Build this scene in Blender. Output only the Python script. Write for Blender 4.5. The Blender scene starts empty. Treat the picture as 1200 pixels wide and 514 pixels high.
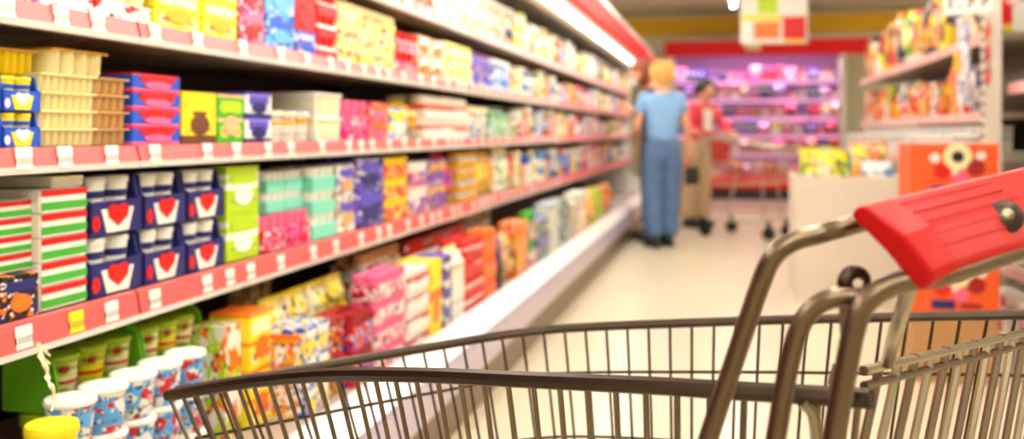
import bpy, bmesh, math, random
from mathutils import Vector, Matrix
R = random.Random(7)
S = bpy.context.scene
COL = S.collection

# ------------------------------------------------------------------ camera, world, exposure
F = 1100.0                       # focal length in pixels of the 1200 x 514 frame
TH = math.atan(250 / F)          # camera turned left of the aisle direction
CT, ST = math.cos(TH), math.sin(TH)
CH = 1.03                        # camera height
cd = bpy.data.cameras.new('camera')
cam = bpy.data.objects.new('camera', cd); COL.objects.link(cam)
cam.location = (0, 0, CH)
cam.rotation_euler = (math.radians(90), 0, TH)
cd.sensor_width = 36; cd.lens = 36 * F / 1200
cd.shift_y = -102 / 1200
cd.clip_start = 0.05
cd.dof.use_dof = True
cd.dof.focus_distance = 1.12
cd.dof.aperture_fstop = 3.0
S.camera = cam

W = bpy.data.worlds.new('world'); S.world = W; W.use_nodes = True
W.node_tree.nodes['Background'].inputs[0].default_value = (1, .97, .92, 1)
W.node_tree.nodes['Background'].inputs[1].default_value = 0.4
S.view_settings.view_transform = 'Standard'
S.view_settings.look = 'None'
S.view_settings.exposure = -0.52
S.view_settings.gamma = 1
S.view_settings.use_curve_mapping = False

def cw(xr, D, b):                # camera-frame right, depth, drop -> world
    return Vector((xr * CT - D * ST, xr * ST + D * CT, CH - b))
def pix(px, py, D):
    return cw((px - 600) / F * D, D, (py - 155) / F * D)
def yl(px, a):                   # distance along the aisle where a plane X=-a is seen at column px
    D = F / CT * a / (850 - px)
    return (D - a * ST) / CT
def yr(px, a):
    D = F / CT * a / (px - 850)
    return (D + a * ST) / CT

# ------------------------------------------------------------------ colours and materials
def lin(c):
    return tuple((v / 12.92 if v <= .04045 else ((v + .055) / 1.055) ** 2.4) for v in c)
PAL = dict(white=(.93, .92, .88), cream=(.97, .92, .70), yellow=(.96, .85, .12), gold=(.88, .66, .12), orange=(.93, .45, .10), red=(.82, .07, .07),
           crimson=(.62, .05, .10), pink=(.93, .40, .58), magenta=(.88, .15, .50), purple=(.48, .20, .62), violet=(.33, .28, .75), navy=(.09, .12, .40),
           blue=(.10, .32, .78), sky=(.35, .66, .92), mint=(.50, .86, .76), green=(.25, .65, .20), lime=(.70, .83, .10), tan=(.82, .66, .44),
           brown=(.40, .24, .14), black=(.06, .05, .06), peach=(.95, .70, .52), silver=(.72, .76, .82), grey=(.55, .54, .52))
C = {k: lin(v) + (1,) for k, v in PAL.items()}

def nmat(name):
    m = bpy.data.materials.new(name); m.use_nodes = True
    n = m.node_tree.nodes; return m, n, m.node_tree.links, n['Principled BSDF']
def plain(name, rgb, rough=.5, metal=0, noise=0, scale=20, emit=None, es=0, spec=.5):
    m, n, l, p = nmat(name)
    p.inputs['Base Color'].default_value = lin(rgb) + (1,)
    p.inputs['Roughness'].default_value = rough
    p.inputs['Metallic'].default_value = metal
    p.inputs['Specular IOR Level'].default_value = spec
    if noise:
        tc = n.new('ShaderNodeTexCoord'); t = n.new('ShaderNodeTexNoise'); t.inputs['Scale'].default_value = scale; t.inputs['Detail'].default_value = 4
        l.new(tc.outputs['Object'], t.inputs['Vector'])
        mx = n.new('ShaderNodeMix'); mx.data_type = 'RGBA'
        mx.inputs[6].default_value = lin(tuple(max(0, c * (1 - noise)) for c in rgb)) + (1,)
        mx.inputs[7].default_value = lin(tuple(min(1, c * (1 + noise * .5)) for c in rgb)) + (1,)
        l.new(t.outputs['Fac'], mx.inputs[0]); l.new(mx.outputs[2], p.inputs['Base Color'])
    if emit:
        p.inputs['Emission Color'].default_value = tuple(emit) + (1,)
        p.inputs['Emission Strength'].default_value = es
    return m
def math_n(n, l, op, a, b=None, c=None):
    x = n.new('ShaderNodeMath'); x.operation = op
    for i, v in enumerate((a, b, c)):
        if v is None: continue
        if isinstance(v, (int, float)): x.inputs[i].default_value = v
        else: l.new(v, x.inputs[i])
    return x.outputs[0]
def mixc(n, l, f, a, b):
    x = n.new('ShaderNodeMix'); x.data_type = 'RGBA'
    l.new(f, x.inputs[0])
    for i, v in ((6, a), (7, b)):
        if isinstance(v, tuple): x.inputs[i].default_value = v
        else: l.new(v, x.inputs[i])
    return x.outputs[2]
def print_mat(name, style, rough=.38):
    """flat print on packaging: three colours taken from the object, laid out in the object's own unit space"""
    m, n, l, p = nmat(name)
    oi = n.new('ShaderNodeObjectInfo'); c1 = oi.outputs['Color']; rnd = oi.outputs['Random']
    at = []
    for k in ('ink_two', 'ink_three'):
        a = n.new('ShaderNodeAttribute'); a.attribute_type = 'OBJECT'; a.attribute_name = k; at.append(a.outputs['Color'])
    c2, c3 = at
    tc = n.new('ShaderNodeTexCoord'); sp = n.new('ShaderNodeSeparateXYZ'); l.new(tc.outputs['Object'], sp.inputs[0])
    x, y, z = sp.outputs
    M = lambda *a: math_n(n, l, *a)
    if style == 'solid':
        out = c1
    elif style == 'emblem':      # oval in the middle, ink band at the foot, a row of lettering-like dashes
        dz = M('ADD', M('MULTIPLY', rnd, .2), .5)
        e = M('ADD', M('POWER', M('MULTIPLY', M('ABSOLUTE', x), 2.7), 2.0), M('POWER', M('MULTIPLY', M('ABSOLUTE', M('SUBTRACT', z, dz)), 4.2), 2.0))
        out = mixc(n, l, M('LESS_THAN', e, 1.0), c1, c2)
        out = mixc(n, l, M('LESS_THAN', e, .32), out, c3)
        out = mixc(n, l, M('LESS_THAN', z, .16), out, c3)
        out = mixc(n, l, M('GREATER_THAN', z, .88), out, c2)
    elif style == 'band':        # colour blocks one above the other
        t = M('ADD', M('MULTIPLY', rnd, .25), .35)
        out = mixc(n, l, M('LESS_THAN', z, t), c1, c2)
        b = M('LESS_THAN', M('ABSOLUTE', M('SUBTRACT', z, M('ADD', t, .08))), .07)
        out = mixc(n, l, b, out, c3)
        dash = M('MULTIPLY', M('LESS_THAN', M('FRACT', M('MULTIPLY', M('ADD', x, rnd), 5.0)), .6), M('LESS_THAN', M('ABSOLUTE', M('SUBTRACT', z, .78)), .06))
        out = mixc(n, l, dash, out, c3)
    elif style == 'spots':       # rows of small fruit-like pictures
        u = M('SUBTRACT', M('FRACT', M('MULTIPLY', M('ADD', x, .5), 2.0)), .5)
        v = M('SUBTRACT', M('FRACT', M('MULTIPLY', z, 2.0)), .45)
        e = M('ADD', M('MULTIPLY', M('MULTIPLY', u, u), 9.0), M('MULTIPLY', M('MULTIPLY', v, v), 14.0))
        out = mixc(n, l, M('LESS_THAN', e, 1.0), c1, c2)
        out = mixc(n, l, M('LESS_THAN', e, .35), out, c3)
        out = mixc(n, l, M('GREATER_THAN', v, .42), out, c3)
    else:                        # 'mixed': irregular printed picture
        mp = n.new('ShaderNodeVectorMath'); mp.operation = 'ADD'; cmb = n.new('ShaderNodeCombineXYZ')
        l.new(M('MULTIPLY', rnd, 37.0), cmb.inputs[0]); l.new(M('MULTIPLY', rnd, 91.0), cmb.inputs[2])
        l.new(tc.outputs['Object'], mp.inputs[0]); l.new(cmb.outputs[0], mp.inputs[1])
        v = n.new('ShaderNodeTexVoronoi'); v.inputs['Scale'].default_value = 5.2; l.new(mp.outputs[0], v.inputs['Vector'])
        sr = n.new('ShaderNodeSeparateColor'); l.new(v.outputs['Color'], sr.inputs[0])
        out = mixc(n, l, M('LESS_THAN', sr.outputs[0], .38), c1, c2)
        out = mixc(n, l, M('LESS_THAN', sr.outputs[1], .26), out, c3)
        v2 = n.new('ShaderNodeTexVoronoi'); v2.inputs['Scale'].default_value = 13.0; l.new(mp.outputs[0], v2.inputs['Vector'])
        s2 = n.new('ShaderNodeSeparateColor'); l.new(v2.outputs['Color'], s2.inputs[0])
        out = mixc(n, l, M('LESS_THAN', s2.outputs[0], .10), out, (.85, .83, .78, 1))
        out = mixc(n, l, M('LESS_THAN', s2.outputs[1], .07), out, (.03, .025, .04, 1))
    if style != 'solid':
        row = M('ADD', M('LESS_THAN', M('ABSOLUTE', M('SUBTRACT', z, .735)), .035), M('LESS_THAN', M('ABSOLUTE', M('SUBTRACT', z, .255)), .022))
        nz = n.new('ShaderNodeTexNoise'); nz.inputs['Scale'].default_value = 1.0; nz.noise_dimensions = '1D'
        l.new(M('MULTIPLY', M('ADD', x, M('MULTIPLY', rnd, 50.0)), 17.0), nz.inputs['W'])
        ink = M('MULTIPLY', M('MULTIPLY', row, M('GREATER_THAN', nz.outputs['Fac'], .5)), M('LESS_THAN', M('ABSOLUTE', x), .4))
        out = mixc(n, l, ink, out, (.05, .045, .08, 1))
    l.new(out, p.inputs['Base Color'])
    p.inputs['Roughness'].default_value = rough
    return m
PM = {s: print_mat('print_' + s, s) for s in ('solid', 'emblem', 'band', 'spots', 'mixed')}

M_FLOOR = plain('floor_vinyl', (.83, .78, .67), .28, noise=.04, scale=1.2)
M_CEIL = plain('ceiling_paint', (.86, .82, .74), .9)
M_WALL = plain('wall_paint', (.88, .86, .76), .9, noise=.02, scale=.6)
M_YEL = plain('yellow_band_paint', (.93, .72, .06), .6)
M_RED = plain('red_enamel', (.88, .03, .04), .45, spec=.25)
M_RAIL = plain('red_price_rail', (.82, .36, .35), .35)
M_RIM = plain('white_enamel', (.90, .89, .87), .3)
M_BUMP = plain('lavender_bumper', (.74, .70, .78), .3)
M_KICK = plain('brown_kick', (.42, .34, .25), .4)
M_BACK = plain('maroon_liner', (.30, .17, .16), .55, noise=.1, scale=3)
M_SHELF = plain('beige_shelf_steel', (.66, .60, .54), .45)
M_TUBE = plain('fluorescent_tube', (1, 1, 1), .4, emit=(1, .97, .88), es=9)
M_TUBEC = plain('ceiling_fluorescent_tube', (1, 1, 1), .4, emit=(1, .95, .85), es=115)
M_TUBEP = plain('pink_fluorescent_tube', (1, .8, 1), .4, emit=(.9, .55, 1), es=1.4)
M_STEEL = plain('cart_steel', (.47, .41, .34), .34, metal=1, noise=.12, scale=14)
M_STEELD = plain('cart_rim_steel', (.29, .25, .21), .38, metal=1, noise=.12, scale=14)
M_CHROME = plain('bright_zinc', (.66, .62, .54), .28, metal=1, noise=.08, scale=20)
M_REDPL = plain('red_handle_plastic', (.74, .015, .015), .42, noise=.05, scale=30, spec=.22)
M_DARK = plain('dark_rubber', (.07, .07, .07), .6)
M_UPR = plain('white_upright', (.86, .84, .78), .5)
M_BIN = plain('pale_card', (.86, .82, .76), .7, noise=.04, scale=4)
M_CARD = plain('brown_cardboard', (.72, .55, .36), .8, noise=.08, scale=8)
M_STRIP = plain('frayed_plastic', (.90, .86, .70), .5)

def tag_mat():
    m, n, l, p = nmat('price_tag_print')
    tc = n.new('ShaderNodeTexCoord'); sp = n.new('ShaderNodeSeparateXYZ'); l.new(tc.outputs['Object'], sp.inputs[0])
    M = lambda *a: math_n(n, l, *a)
    x, y, z = sp.outputs
    bars = M('MULTIPLY', M('LESS_THAN', M('FRACT', M('MULTIPLY', y, 190.0)), .45), M('LESS_THAN', M('ABSOLUTE', M('ADD', z, .004)), .006))
    oi = n.new('ShaderNodeObjectInfo')
    out = mixc(n, l, bars, oi.outputs['Color'], (.08, .07, .07, 1))
    l.new(out, p.inputs['Base Color']); p.inputs['Roughness'].default_value = .35
    return m
M_TAG = tag_mat()

# ------------------------------------------------------------------ mesh helpers
class MB:
    def __init__(s): s.v = []; s.f = []; s.sm = []
    def add(s, vs, fs, smooth=False):
        o = len(s.v); s.v += [tuple(v) for v in vs]; s.f += [tuple(i + o for i in f) for f in fs]; s.sm += [smooth] * len(fs); return s
    def box(s, x0, x1, y0, y1, z0, z1, c=0):
        if c <= 0:
            v = [(x, y, z) for z in (z0, z1) for y in (y0, y1) for x in (x0, x1)]
            return s.add(v, [(0, 2, 3, 1), (4, 5, 7, 6), (0, 1, 5, 4), (2, 6, 7, 3), (0, 4, 6, 2), (1, 3, 7, 5)])
        bm = bmesh.new(); bmesh.ops.create_cube(bm, size=1)
        for v in bm.verts: v.co = ((x0 + x1) / 2 + v.co.x * (x1 - x0), (y0 + y1) / 2 + v.co.y * (y1 - y0), (z0 + z1) / 2 + v.co.z * (z1 - z0))
        bmesh.ops.bevel(bm, geom=bm.edges[:], offset=c, segments=1, affect='EDGES')
        bm.verts.index_update()
        s.add([v.co for v in bm.verts], [[v.index for v in f.verts] for f in bm.faces]); bm.free(); return s
    def prism(s, poly, axis, a, b):
        """poly of 2-D points, extruded along axis ('x' -> poly is (y,z); 'y' -> (x,z); 'z' -> (x,y))"""
        mk = {'x': lambda p, t: (t, p[0], p[1]), 'y': lambda p, t: (p[0], t, p[1]), 'z': lambda p, t: (p[0], p[1], t)}[axis]
        k = len(poly); v = [mk(p, a) for p in poly] + [mk(p, b) for p in poly]
        f = [(i, (i + 1) % k, k + (i + 1) % k, k + i) for i in range(k)] + [tuple(range(k))[::-1], tuple(range(k, 2 * k))]
        return s.add(v, f)
    def lathe(s, prof, n=14, c=(0, 0), sx=1, sy=1):
        v = []; f = []
        for r, z in prof:
            for i in range(n):
                t = 2 * math.pi * i / n; v.append((c[0] + r * sx * math.cos(t), c[1] + r * sy * math.sin(t), z))
        for j in range(len(prof) - 1):
            for i in range(n):
                a, b = j * n + i, j * n + (i + 1) % n; f.append((a, b, b + n, a + n))
        f.append(tuple(range(n))[::-1]); f.append(tuple((len(prof) - 1) * n + i for i in range(n)))
        return s.add(v, f, True)
    def tube(s, pts, r, n=8, closed=False, flat=None, res=0, caps=True):
        P = [Vector(p) for p in pts]
        if res:
            if isinstance(r, (list, tuple)):
                r = [r[i] + (r[i + 1] - r[i]) * q / res for i in range(len(r) - 1) for q in range(res)] + [r[-1]]
            P = smooth_path(P, res, closed)
        k = len(P); T = []
        for i in range(k):
            a = P[(i - 1) % k] if closed or i else P[0]; b = P[(i + 1) % k] if closed or i < k - 1 else P[-1]
            T.append((b - a).normalized())
        up = Vector((0, 0, 1)) if abs(T[0].z) < .9 else Vector((1, 0, 0))
        N = (up - T[0] * up.dot(T[0])).normalized(); v = []
        for i in range(k):
            N = (N - T[i] * N.dot(T[i])).normalized(); B = T[i].cross(N)
            rr = r[i] if isinstance(r, (list, tuple)) else r
            for j in range(n):
                t = 2 * math.pi * j / n
                v.append(P[i] + N * (math.cos(t) * rr) + B * (math.sin(t) * rr * (flat or 1)))
        f = []
        for i in range(k if closed else k - 1):
            i2 = (i + 1) % k
            for j in range(n): f.append((i * n + j, i * n + (j + 1) % n, i2 * n + (j + 1) % n, i2 * n + j))
        if not closed and caps: f += [tuple(range(n))[::-1], tuple((k - 1) * n + j for j in range(n))]
        return s.add(v, f, True)
    def ball(s, c, r, n=12, m=8):
        rx, ry, rz = r if isinstance(r, (tuple, list)) else (r, r, r)
        v = [(c[0], c[1], c[2] - rz)]; f = []
        for j in range(1, m):
            p = -math.pi / 2 + math.pi * j / m
            for i in range(n):
                t = 2 * math.pi * i / n; v.append((c[0] + rx * math.cos(p) * math.cos(t), c[1] + ry * math.cos(p) * math.sin(t), c[2] + rz * math.sin(p)))
        v.append((c[0], c[1], c[2] + rz)); L = len(v) - 1
        for i in range(n):
            f.append((0, 1 + (i + 1) % n, 1 + i)); f.append((L, L - n + i, L - n + (i + 1) % n))
        for j in range(m - 2):
            for i in range(n):
                a, b = 1 + j * n + i, 1 + j * n + (i + 1) % n; f.append((a, b, b + n, a + n))
        return s.add(v, f, True)
    def disc(s, c, r, axis='y', t=.01, n=16, rz=None):
        """thin round plate, facing along an axis"""
        rz = rz or r; a = {'y': lambda u, w, h: (c[0] + u, c[1] + h, c[2] + w), 'x': lambda u, w, h: (c[0] + h, c[1] + u, c[2] + w), 'z': lambda u, w, h: (c[0] + u, c[1] + w, c[2] + h)}[axis]
        v = [a(r * math.cos(2 * math.pi * i / n), rz * math.sin(2 * math.pi * i / n), h) for h in (-t / 2, t / 2) for i in range(n)]
        return s.add(v, [(i, (i + 1) % n, n + (i + 1) % n, n + i) for i in range(n)] + [tuple(range(n))[::-1], tuple(range(n, 2 * n))])
    def mesh(s, name, mat):
        me = bpy.data.meshes.new(name); me.from_pydata(s.v, [], s.f); me.materials.append(mat)
        me.polygons.foreach_set('use_smooth', s.sm)
        bm = bmesh.new(); bm.from_mesh(me); bmesh.ops.recalc_face_normals(bm, faces=bm.faces[:]); bm.to_mesh(me); bm.free()
        if any(s.sm):
            try: me.set_sharp_from_angle(angle=math.radians(42))
            except Exception: pass
        return me
    def build(s, name, mat, parent=None):
        return link(name, s.mesh(name, mat), parent)
def smooth_path(P, res, closed=False):
    out = []; k = len(P)
    for i in range(k if closed else k - 1):
        g = (lambda j: P[j % k]) if closed else (lambda j: P[min(max(j, 0), k - 1)])
        p0, p1, p2, p3 = g(i - 1), g(i), g(i + 1), g(i + 2)
        for q in range(res):
            t = q / res
            out.append(.5 * ((2 * p1) + (p2 - p0) * t + (2 * p0 - 5 * p1 + 4 * p2 - p3) * t * t + (3 * p1 - p0 - 3 * p2 + p3) * t ** 3))
    if not closed: out.append(P[-1])
    return out
def link(name, data, parent=None, loc=None):
    o = bpy.data.objects.new(name, data); COL.objects.link(o)
    if parent: o.parent = parent
    if loc is not None: o.location = loc
    return o
def empty(name, loc=(0, 0, 0), rz=0):
    o = link(name, None, None, loc); o.rotation_euler.z = rz; o.empty_display_size = .1; return o
def tag(o, label, cat, group=None):
    o['label'] = label; o['category'] = cat
    if group: o['group'] = group
    return o
def struct(o): o['kind'] = 'structure'; return o
def area(name, loc, rot, sx, sy, power, col=(1, .96, .88), parent=None, spread=None):
    d = bpy.data.lights.new(name, 'AREA'); d.shape = 'RECTANGLE'; d.size = sx; d.size_y = sy; d.energy = power; d.color = col
    if spread: d.spread = spread
    o = link(name, d, parent, loc); o.rotation_euler = rot; return o

# ------------------------------------------------------------------ the shop: floor, ceiling, walls
XL, XR, YN, YF, ZC = -1.95, 5.2, -3.0, 15.75, 2.98
struct(MB().box(XL - .1, XR + .1, YN - .1, YF + .1, -.1, 0).build('floor', M_FLOOR))
struct(MB().box(XL - .1, XR + .1, YN - .1, YF + .1, ZC, ZC + .1).build('ceiling', M_CEIL))
struct(MB().box(XL - .1, XL, YN, YF, 0, ZC).build('wall_left', M_WALL))
struct(MB().box(XR, XR + .1, YN, YF, 0, ZC).build('wall_right', M_WALL))
struct(MB().box(XL, XR, YF, YF + .1, 0, ZC).build('wall_back', M_WALL))
struct(MB().box(XL, XR, YN - .1, YN, 0, ZC).build('wall_near', M_WALL))
struct(MB().box(XL, XR, YF - .10, YF, 2.62, 2.92).build('trim_1', M_YEL))

def strip_light(x, y, label):
    t = empty('strip_light', (x, y, ZC)); tag(t, label, 'ceiling light', 'suspended strip lights above the aisle')
    MB().prism([(-.045, -.27), (.045, -.27), (.03, -.22), (-.03, -.22)], 'y', -.75, .75).build('housing', M_RIM, t)
    MB().tube([(0, -.74, -.305), (0, .74, -.305)], .022, 10).build('tube', M_TUBEC, t)
    for s in (-.55, .55): MB().tube([(0, s, -.22), (0, s, 0)], .006, 6).build('hanger_rod', M_CHROME, t)
    area('lamp_glow', (0, 0, -.335), (0, 0, 0), .14, 1.4, 9, parent=t)
ly = [11.75, 9.2, 6.65, 4.1, 1.55, -1.0]
wd = ['farthest', 'second farthest', 'third farthest', 'fourth farthest', 'nearest but one', 'nearest']
for i, y in enumerate(ly):
    strip_light(.10, y, f'white suspended fluorescent strip light above the aisle, {wd[i]} from the camera')
for i, y in enumerate(ly[2:]):  # unseen row, added to brighten the fronts of the left shelves
    strip_light(1.15, y, f'added unseen fluorescent strip light over the right-hand shelf front, {("farthest", "second farthest", "third farthest", "nearest")[i]} one')
for i, y in enumerate(ly[::2]):
    strip_light(3.3, y + .4, f'white suspended fluorescent strip light behind the right-hand shelving, {("farthest", "middle", "nearest")[i]} one')

# ------------------------------------------------------------------ packaged goods: templates in unit space (front at y=0, depth to y=1, base at z=0)
TC = {}
def tmpl(kind, style, detail):
    k = (kind, style, detail)
    if k in TC: return TC[k]
    m = PM[style]; sol = PM['solid']; parts = []
    if kind == 'box':
        body = MB().box(-.49, .49, 0, 1, 0, .995, .012).mesh('carton_pack', m)
        if detail:
            parts.append(('front_label', MB().box(-.36, .36, -.012, .01, .62, .86).mesh('front_label', sol), 1))
            parts.append(('emblem', MB().disc((0, -.008, .36), .27, 'y', .02, 18, .2).mesh('emblem', sol), 2))
    elif kind == 'lidded':       # rectangular tub with a lid
        body = MB().prism([(-.40, 0), (.40, 0), (.47, .86), (-.47, .86)], 'y', .03, .97).mesh('lidded_tub', m)
        parts.append(('lid', MB().box(-.495, .495, 0, 1, .86, .99, .02).mesh('lid', sol), 1))
        if detail: parts.append(('front_label', MB().box(-.3, .3, .0, .035, .2, .7).mesh('front_label', sol), 2))
    elif kind == 'tub':          # round tapered tub
        body = MB().lathe([(.36, 0), (.38, .02), (.46, .86), (.46, .88)], 18, (0, .5)).mesh('round_tub', m)
        parts.append(('lid', MB().lathe([(.485, .86), (.495, .88), (.495, .95), (.47, .985)], 18, (0, .5)).mesh('lid', sol), 1))
    elif kind == 'bottle':
        body = MB().lathe([(.40, 0), (.46, .03), (.46, .55), (.40, .68), (.2, .82), (.18, .87)], 14, (0, .5)).mesh('bottle', m)
        parts.append(('cap', MB().lathe([(.23, .865), (.23, .98), (.2, .995)], 12, (0, .5)).mesh('cap', sol), 1))
        if detail: parts.append(('label_band', MB().lathe([(.468, .14), (.468, .5)], 14, (0, .5)).mesh('label_band', sol), 2))
    elif kind == 'gable':
        b = MB().box(-.47, .47, .03, .97, 0, .76)
        b.add([(-.47, .03, .76), (.47, .03, .76), (.47, .97, .76), (-.47, .97, .76), (-.47, .46, .93), (.47, .46, .93), (.47, .54, .93), (-.47, .54, .93)],
              [(0, 1, 5, 4), (2, 3, 7, 6), (1, 2, 6, 5), (3, 0, 4, 7), (4, 5, 6, 7)])
        b.box(-.47, .47, .47, .53, .93, .995)
        body = b.mesh('gable_carton', m)
        if detail: parts.append(('cap', MB().disc((0, .2, .86), .16, 'y', .12, 12, .06).mesh('cap', sol), 1))
    elif kind == 'bag':          # pillow bag with crimped ends
        v = []; f = []; nu, nv = 8, 9
        for side in (-1, 1):
            for j in range(nv + 1):
                for i in range(nu + 1):
                    u, w = i / nu, j / nv
                    bul = (math.sin(math.pi * u) ** .6) * (math.sin(math.pi * min(max((w - .06) / .88, 0), 1)) ** .55)
                    v.append(((u - .5) * (.97 - .06 * math.sin(math.pi * w)), .5 + side * (.012 + .47 * bul), w * .995))
        q = (nu + 1) * (nv + 1)
        for s in (0, 1):
            for j in range(nv):
                for i in range(nu):
                    a = s * q + j * (nu + 1) + i; f.append((a, a + 1, a + nu + 2, a + nu + 1))
        for j in range(nv):
            for i in (0, nu):
                a = j * (nu + 1) + i; f.append((a, a + nu + 1, q + a + nu + 1, q + a))
        for i in range(nu):
            for j in (0, nv):
                a = j * (nu + 1) + i; f.append((a, a + 1, q + a + 1, q + a))
        body = MB().add(v, f, True).mesh('soft_bag', m)
        if detail: parts.append(('crimped_seal', MB().box(-.47, .47, .46, .54, .93, .998).mesh('crimped_seal', sol), 1))
    elif kind == 'multi':        # cups held in a printed card sleeve
        body = MB().box(-.485, .485, .0, .98, .0, .60, .01).mesh('cup_multipack', m)
        for i in (-1, 0, 1):
            for q in ((.22, .74) if detail else (.3,)):
                parts.append(('cup', MB().lathe([(.135, .60), (.165, .93), (.165, .99)], 10, (i * .325, q), 1, 1.35).mesh('cup', sol), 1))
    elif kind == 'strip':        # row of joined cups under one foil
        body = MB().box(-.495, .495, .02, .98, .90, .995).mesh('cup_strip', sol)
        for i in range(4):
            parts.append(('cup', MB().lathe([(.098, 0), (.112, .1), (.12, .9)], 12, (-.375 + i * .25, .5), 1, 3.6).mesh('cup', sol), 1))
    elif kind == 'display':      # open display carton: card front, tall cheeks, a row of cups inside
        b = MB().box(-.49, .49, 0, .03, 0, .55); b.box(-.49, .49, .03, 1, 0, .03)
        for s in (-1, 1):
            b.prism([(0, 0), (1, 0), (1, .98), (.22, .99), (.10, .93), (.06, .60), (0, .55)], 'x', s * .49, s * .45)
        body = b.mesh('display_carton', m)
        parts.append(('front_label', MB().prism([(-.20, .03), (.20, .03), (.30, .42), (-.30, .42)], 'y', -.012, 0).mesh('front_label', sol), 1))
        parts.append(('emblem', MB().prism([(-.17, .28), (0, .13), (.17, .28), (.20, .42), (.12, .5), (0, .46), (-.12, .5), (-.20, .42)], 'y', -.024, -.012).mesh('emblem', sol), 2))
        parts.append(('printed_dot', MB().disc((-.39, -.006, .2), .07, 'y', .012, 12, .13).mesh('printed_dot', sol), 2))
        for i in (-1, 1):
            parts.append(('cup', MB().lathe([(.15, .03), (.2, .80), (.2, .84)], 14, (i * .215, .26)).mesh('cup', sol), 1))
            parts.append(('label_band', MB().lathe([(.192, .60), (.202, .72)], 14, (i * .215, .26), 1.01, 1.01).mesh('label_band', sol), 0))
            parts.append(('lid', MB().lathe([(.215, .84), (.215, .93), (.2, .95)], 14, (i * .215, .26)).mesh('lid', sol), 1))
    elif kind == 'flat':         # thin boxed pack with three print bands
        body = MB().box(-.49, .49, 0, 1, 0, .985, .03).mesh('flat_pack', sol)
        parts.append(('front_label', MB().box(-.48, .48, -.006, .0, .12, .45).mesh('front_label', sol), 1))
        parts.append(('front_label', MB().box(-.48, .48, -.006, .0, .70, .97).mesh('front_label', sol), 2))
    elif kind == 'can':
        body = MB().lathe([(.40, 0), (.46, .04), (.46, .93), (.42, .97), (.42, .99)], 16, (0, .5)).mesh('can', m)
    TC[k] = (body, parts)
    return TC[k]
NOUN = dict(box=('carton_pack', 'carton pack', 'carton'), lidded=('lidded_tub', 'rectangular lidded tub', 'tub'), tub=('round_tub', 'round lidded tub', 'tub'),
            bottle=('bottle', 'plastic bottle', 'bottle'), gable=('drink_carton', 'drink carton', 'carton'), bag=('soft_bag', 'soft bag', 'bag'),
            multi=('cup_multipack', 'cup multipack', 'multipack'), strip=('cup_strip', 'strip of joined cups', 'cups'), display=('display_carton', 'display carton of cups', 'carton'),
            flat=('flat_pack', 'flat boxed pack', 'pack'), can=('can', 'can', 'can'))
GOODS = []
def good(kind, style, cols, loc, rz, w, d, h, place, order, layer=0, layers=1, detail=True, cut_parts=False, tilt=0):
    body, parts = tmpl(kind, style, detail)
    o = link(NOUN[kind][0], body); o.location = loc; o.rotation_euler = (0, tilt, rz); o.scale = (w, d, h)
    c = [C[x] for x in cols]
    def ink(q, k):
        q.color = c[k % 3] if k < 3 else C['white']
        q['ink_two'] = list(c[1][:3]); q['ink_three'] = list(c[2][:3])
    ink(o, 0)
    if not cut_parts:
        for nm, me, k in parts:
            q = link(nm, me, o); ink(q, k)
    GOODS.append((o, kind, cols, place, order, layer, layers))
    return o

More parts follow.
